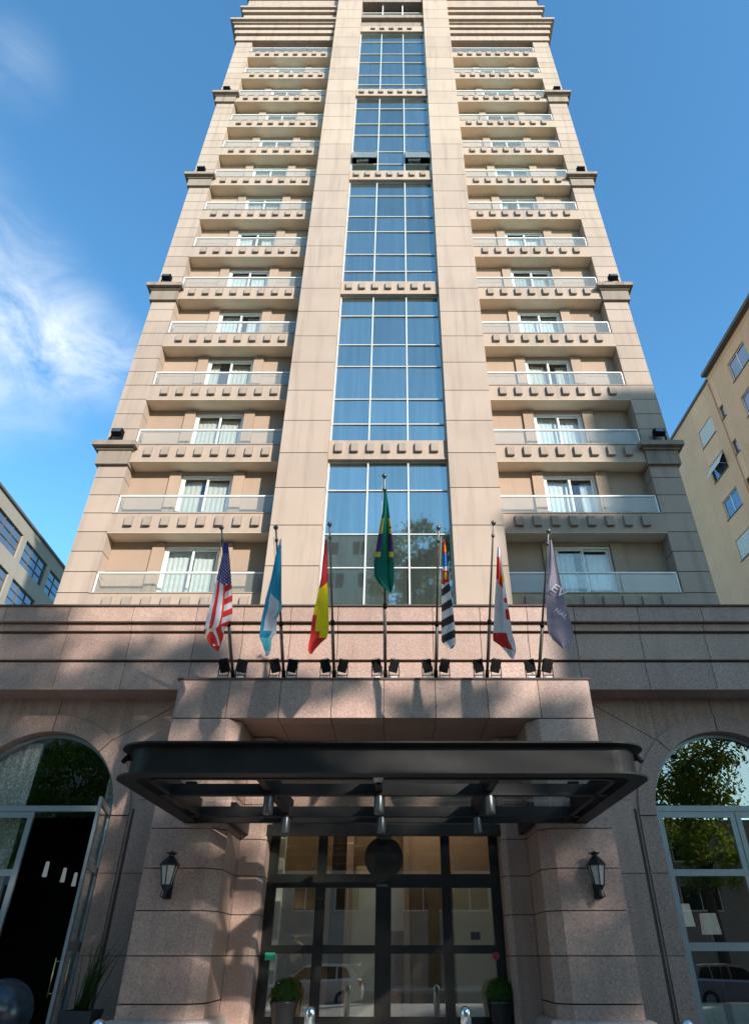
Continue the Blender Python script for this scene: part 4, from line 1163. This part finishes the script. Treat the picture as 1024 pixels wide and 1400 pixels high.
def tree(x, y, H, crowns, mat, label, leaves, size, seed):
    t = thing('street_tree', (x, y, 0), label, 'tree', 'trees across the street')
    rr = random.Random(seed); tr = MB()
    zc = min(c[2] - c[3] * .3 for c in crowns)
    top = Vector((x + rr.uniform(-.5, .5), y, zc + (H - zc) * .5))
    tr.tube([(x, y, -.2), (x + .1, y, zc * .5), top.lerp(Vector((x, y, zc)), .5), top], .42, 10, .12)
    for c in crowns:
        p = Vector((x, y, max(2.5, c[2] - c[3] * 1.1))); q = Vector(c[:3]); mid = p.lerp(q, .5) + Vector((0, 0, .4))
        tr.tube([p, mid, q], .16, 7, .05)
        for k in range(4):
            d = Vector((rr.uniform(-1, 1), rr.uniform(-1, 1), rr.uniform(-.3, 1))); tr.tube([q.lerp(p, .3), q + d * c[3] * .45, q + d * c[3] * .8], .06, 5, .02)
    tr.build('trunk', 'bark', t)
    lf = MB(); pts = []
    tot = sum(c[3] ** 2.2 for c in crowns)
    for c in crowns:
        n = int(leaves * c[3] ** 2.2 / tot); nc = max(6, int(c[3] ** 2 * 6))
        cl = []
        for _ in range(nc):
            d = Vector((rr.gauss(0, 1), rr.gauss(0, 1), rr.gauss(0, .8))).normalized(); cl.append(Vector(c[:3]) + d * c[3] * rr.uniform(.45, 1.0))
        for _ in range(n):
            q = rr.choice(cl); g = c[3] * .16
            pts.append(q + Vector((rr.gauss(0, g), rr.gauss(0, g), rr.gauss(0, g * .7))))
    leaf_cloud(lf, pts, size, rr); lf.build('crown', mat, t)
tree(19.6, -11.5, 17, [(18.6, -11.5, 9.5, 3.0), (21.2, -11.3, 12.0, 2.8), (19.6, -12, 12.0, 2.2), (21.7, -12, 17.6, 1.8), (22.4, -12, 13.6, 1.6), (23.6, -11.6, 16.6, 2.4), (20.0, -10.8, 6.6, 2.2), (22.6, -11.8, 19.4, 1.3), (18.9, -11.6, 19.0, 1.2), (16.2, -11.5, 17.0, .9), (21.2, -12, 20.2, 1.15), (17.4, -12, 20.3, .9), (24.2, -12, 19.0, 1.4), (24.6, -12, 15.6, 1.9), (23.2, -12, 18.0, 1.4), (25.6, -12, 17.6, 1.3), (14.7, -12, 16.2, 1.0), (14.0, -12, 17.9, 1.1), (14.3, -12, 14.6, 1.5), (14.5, -12.6, 16.2, 1.5), (14.9, -12.2, 18.7, .9), (15.1, -12, 16.9, .9), (15.6, -11.8, 15.0, 1.0)], 'leaf', 'leafy green street tree mirrored in the right arched window', 15000, .17, 21)
tree(11.5, -12.5, 22, [(11.0, -12.5, 19.0, 3.3), (8.0, -12.2, 17.0, 2.8), (13.0, -12.5, 15.2, 2.0), (13.6, -12.3, 21.2, 1.7), (11.2, -12.5, 13.5, 3.0), (6.0, -12.2, 20.0, 2.6), (16.4, -12.5, 20.6, 1.5), (9.0, -12.4, 22.2, 2.2), (15.2, -12.2, 22.6, .9)], 'leaf', 'broad street tree left of the one mirrored in the arched window', 17000, .20, 22)
tree(2.6, -13.6, 34, [(2.4, -13.6, 30.6, 3.3), (4.6, -13.4, 28.6, 3.0), (.6, -13.6, 28.4, 2.4), (3.0, -13.6, 25.2, 3.2), (5.2, -13.4, 23.6, 2.6), (.4, -13.6, 22.4, 2.6), (2.6, -13.6, 19.2, 3.0)], 'leaf_dark', 'very tall dome crowned tree mirrored in the tower\'s central glass', 16000, .19, 23)

tree(-21.5, -11.5, 15, [(-21, -11.5, 11.5, 3.2), (-24, -11.3, 9.0, 2.8), (-18.6, -11.6, 9.0, 2.6), (-22, -11.4, 7, 2.4)], 'leaf', 'green street tree mirrored in the left arched window', 9000, .18, 31)

def hatchback(x, y, z, rz, paint, label):
    t = thing('parked_car', (x, y, z), label, 'car', 'cars at the kerb', rz)
    # local: length along x, front at -x
    sec = []                                # (x, half width, z bottom, z waist, roof z or None)
    body = MB(); body.smooth = False
    prof = [(-1.95, .35), (-2.0, .55), (-1.9, .72), (-1.15, .88), (-.95, .92), (1.55, .98), (1.92, .95), (2.02, .60), (1.98, .32), (1.6, .24), (-1.7, .24)]
    W = .86
    def ring(y_, k): return [body.vert((px * (1 - (1 - k) * .04), y_, .24 + (pz - .24) * (1 - (1 - k) * .08))) for px, pz in prof]
    rings = [ring(-W, 0), ring(-W + .08, 1), ring(W - .08, 1), ring(W, 0)]
    for A, B in zip(rings, rings[1:]):
        for i in range(len(prof)): body.face((A[i], B[i], B[(i + 1) % len(prof)], A[(i + 1) % len(prof)]))
    body.face(rings[0]); body.face(rings[-1][::-1])
    body.build('body', paint, t, local=True)
    gh = [(-1.0, .90), (-.25, 1.40), (.1, 1.46), (1.25, 1.44), (1.62, 1.36), (1.86, .95)]
    cab = MB(); A = [cab.vert((a, -.80 + (b - .9) * .32, b)) for a, b in gh]; B = [cab.vert((a, .80 - (b - .9) * .32, b)) for a, b in gh]
    cab.face(A[::-1]); cab.face(B)
    for i in range(len(gh) - 1): cab.face((A[i], A[i + 1], B[i + 1], B[i]))
    cab.build('cabin', paint, t, local=True)
    g = MB()
    for s in (-1, 1):
        for pts in ([(-.80, .95), (-.28, 1.33), (.25, 1.38), (.25, .97)], [(.31, .97), (.31, 1.38), (.98, 1.37), (.98, .98)], [(1.04, .99), (1.04, 1.37), (1.36, 1.34), (1.56, 1.02)]):
            g.face([g.vert((a, s * (.806 - (b - .9) * .32), b)) for a, b in (pts if s < 0 else pts[::-1])])
    g.quad((-.97, -.70, .95), (-.97, .70, .95), (-.32, .60, 1.37), (-.32, -.60, 1.37)); g.quad((1.87, -.66, 1.0), (1.87, .66, 1.0), (1.68, .58, 1.32), (1.68, -.58, 1.32))
    g.build('windows', 'car_glass', t, local=True)
    sp = MB(); sp.box(1.45, 1.88, -.56, .56, 1.40, 1.45); sp.build('spoiler', paint, t, local=True)
    for s in (-1, 1):
        b = boxes((1.80, 2.0, s * .58, s * .84, .74, .93)); b.build('tail_light', 'red_lens', t, local=True)
        b = boxes((-1.99, -1.75, s * .5, s * .82, .62, .76)); b.build('headlight', 'white_plate', t, local=True)
        b = boxes((-.82, -.62, s * .82, s * 1.0, .95, 1.08)); b.build('mirror', paint, t, local=True)
        for xx in (-1.28, 1.28):
            b = MB(); b.tube([(xx, s * .66, .31), (xx, s * .88, .31)], .31, 24); wo = b.build('wheel', 'tyre', t, local=True)
            b = MB(); b.tube([(xx, s * .86, .31), (xx, s * .892, .31)], .20, 18); b.build('rim', 'car_silver', wo, local=True)
hatchback(-3.05, 3.3, -.12, 0, 'car_white', 'white hatchback mirrored in the entrance doors')
hatchback(13.6, 3.4, -.12, R(180), 'car_silver', 'silver car mirrored in the right arched window')

# ------------------------------------------------------------------ ground
def struct(name, m, mat): return tag(m.build(name, mat), kind='structure')
struct('ground', boxes((-600, 600, -600, 600, -.6, -.16)), 'earth')
struct('road', boxes((-150, 150, -9, 4.6, -.159, -.12)), 'asphalt')
struct('sidewalk', boxes((-150, 150, 4.75, 17.5, -.158, .12)), 'paving')
struct('far_sidewalk', boxes((-150, 150, -16.9, -9.15, -.157, .02)), 'paving')
k = boxes((-150, 150, 4.602, 4.748, -.156, .118), (-150, 150, -9.148, -9.002, -.156, .018)); struct('kerb', k, 'granite_pale')
mk = MB()
for i in range(-30, 30): mk.box(i * 4, i * 4 + 2, -2.3, -2.18, -.118, -.114)
struct('road_marking', mk, 'white_plate')

# ------------------------------------------------------------------ sky and sun
AZ, EL = R(35), R(22)
sun_dir = Vector((math.sin(AZ) * math.cos(EL), -math.cos(AZ) * math.cos(EL), math.sin(EL)))
w = bpy.data.worlds.new('World'); sc.world = w; w.use_nodes = True
nt = w.node_tree; nt.nodes.clear()
wo = nt.nodes.new('ShaderNodeOutputWorld'); bg = nt.nodes.new('ShaderNodeBackground')
sky = nt.nodes.new('ShaderNodeTexSky'); sky.sky_type = 'NISHITA'; sky.sun_disc = False
sky.sun_elevation = EL; sky.sun_rotation = math.pi - AZ
sky.altitude = 760; sky.air_density = 1.0; sky.dust_density = 0.6; sky.ozone_density = 2.2
hs = nd(nt, 'ShaderNodeHueSaturation', i_Saturation=1.14, i_Value=1.0); nt.links.new(sky.outputs[0], hs.inputs['Color'])
tc = nt.nodes.new('ShaderNodeTexCoord')
cov = None
for (u, v, rad, amt) in ((75, 470, .12, .9), (135, 492, .09, .75), (15, 445, .12, .85), (40, 545, .09, .25), (18, 90, .07, .14), (-60, 440, .2, .8), (-260, 300, .25, .7), (1300, 900, .3, .7)):
    d = ray(u, v).normalized()
    vm = nt.nodes.new('ShaderNodeVectorMath'); vm.operation = 'DISTANCE'; nt.links.new(tc.outputs['Generated'], vm.inputs[0]); vm.inputs[1].default_value = d
    mr = nd(nt, 'ShaderNodeMapRange', i_From_Min=0.0, i_From_Max=rad, i_To_Min=amt, i_To_Max=0.0, interpolation_type='SMOOTHSTEP'); nt.links.new(vm.outputs['Value'], mr.inputs['Value'])
    cov = mr.outputs['Result'] if cov is None else math_(nt, 'MAXIMUM', cov, mr.outputs['Result'])
mp = nt.nodes.new('ShaderNodeMapping'); mp.inputs['Scale'].default_value = (1.0, 1.0, 1.6); nt.links.new(tc.outputs['Generated'], mp.inputs['Vector'])
n1 = nd(nt, 'ShaderNodeTexNoise', i_Scale=9.0, i_Detail=12, i_Roughness=.66, i_Distortion=.5); nt.links.new(mp.outputs[0], n1.inputs['Vector'])
cl = math_(nt, 'MULTIPLY', cov, math_(nt, 'ADD', math_(nt, 'MULTIPLY', n1.outputs['Fac'], 3.6), -1.0))
cl = math_(nt, 'MINIMUM', math_(nt, 'MAXIMUM', cl, 0.0), .92)
tint = mixc(nt, hs.outputs[0], (.76, 1.02, 0.97), 1.0, 'MULTIPLY')
col = mixc(nt, tint, (2.75, 3.0, 3.25), cl)
nt.links.new(col, bg.inputs['Color']); bg.inputs['Strength'].default_value = 0.15
nt.links.new(bg.outputs[0], wo.inputs['Surface'])
sl = bpy.data.lights.new('sun', 'SUN'); sl.energy = 3.0; sl.angle = R(.9); sl.color = (1.0, .945, .87)
so = bpy.data.objects.new('sun', sl); COL.objects.link(so); so.rotation_euler = (-sun_dir).to_track_quat('-Z', 'Y').to_euler(); so.location = (30, -40, 60)

# ------------------------------------------------------------------ camera and output
cd = bpy.data.cameras.new('camera'); cam = bpy.data.objects.new('camera', cd); COL.objects.link(cam); sc.camera = cam
cam.location = (CX, 0, CH); cam.rotation_euler = (R(90) + PITCH, 0, 0)
cd.sensor_fit = 'VERTICAL'; cd.sensor_height = 36; cd.sensor_width = 36; cd.lens = F / 1400 * 36
cd.shift_x = -31 / 1400; cd.shift_y = 0; cd.clip_start = .1; cd.clip_end = 2000
vs = sc.view_settings; vs.view_transform = 'Standard'; vs.look = 'None'; vs.gamma = 1; vs.exposure = 1.35; vs.use_curve_mapping = False
sc.render.film_transparent = False
sc.cycles.max_bounces = 8; sc.cycles.transparent_max_bounces = 16; sc.cycles.glossy_bounces = 5
sc.cycles.use_denoising = True
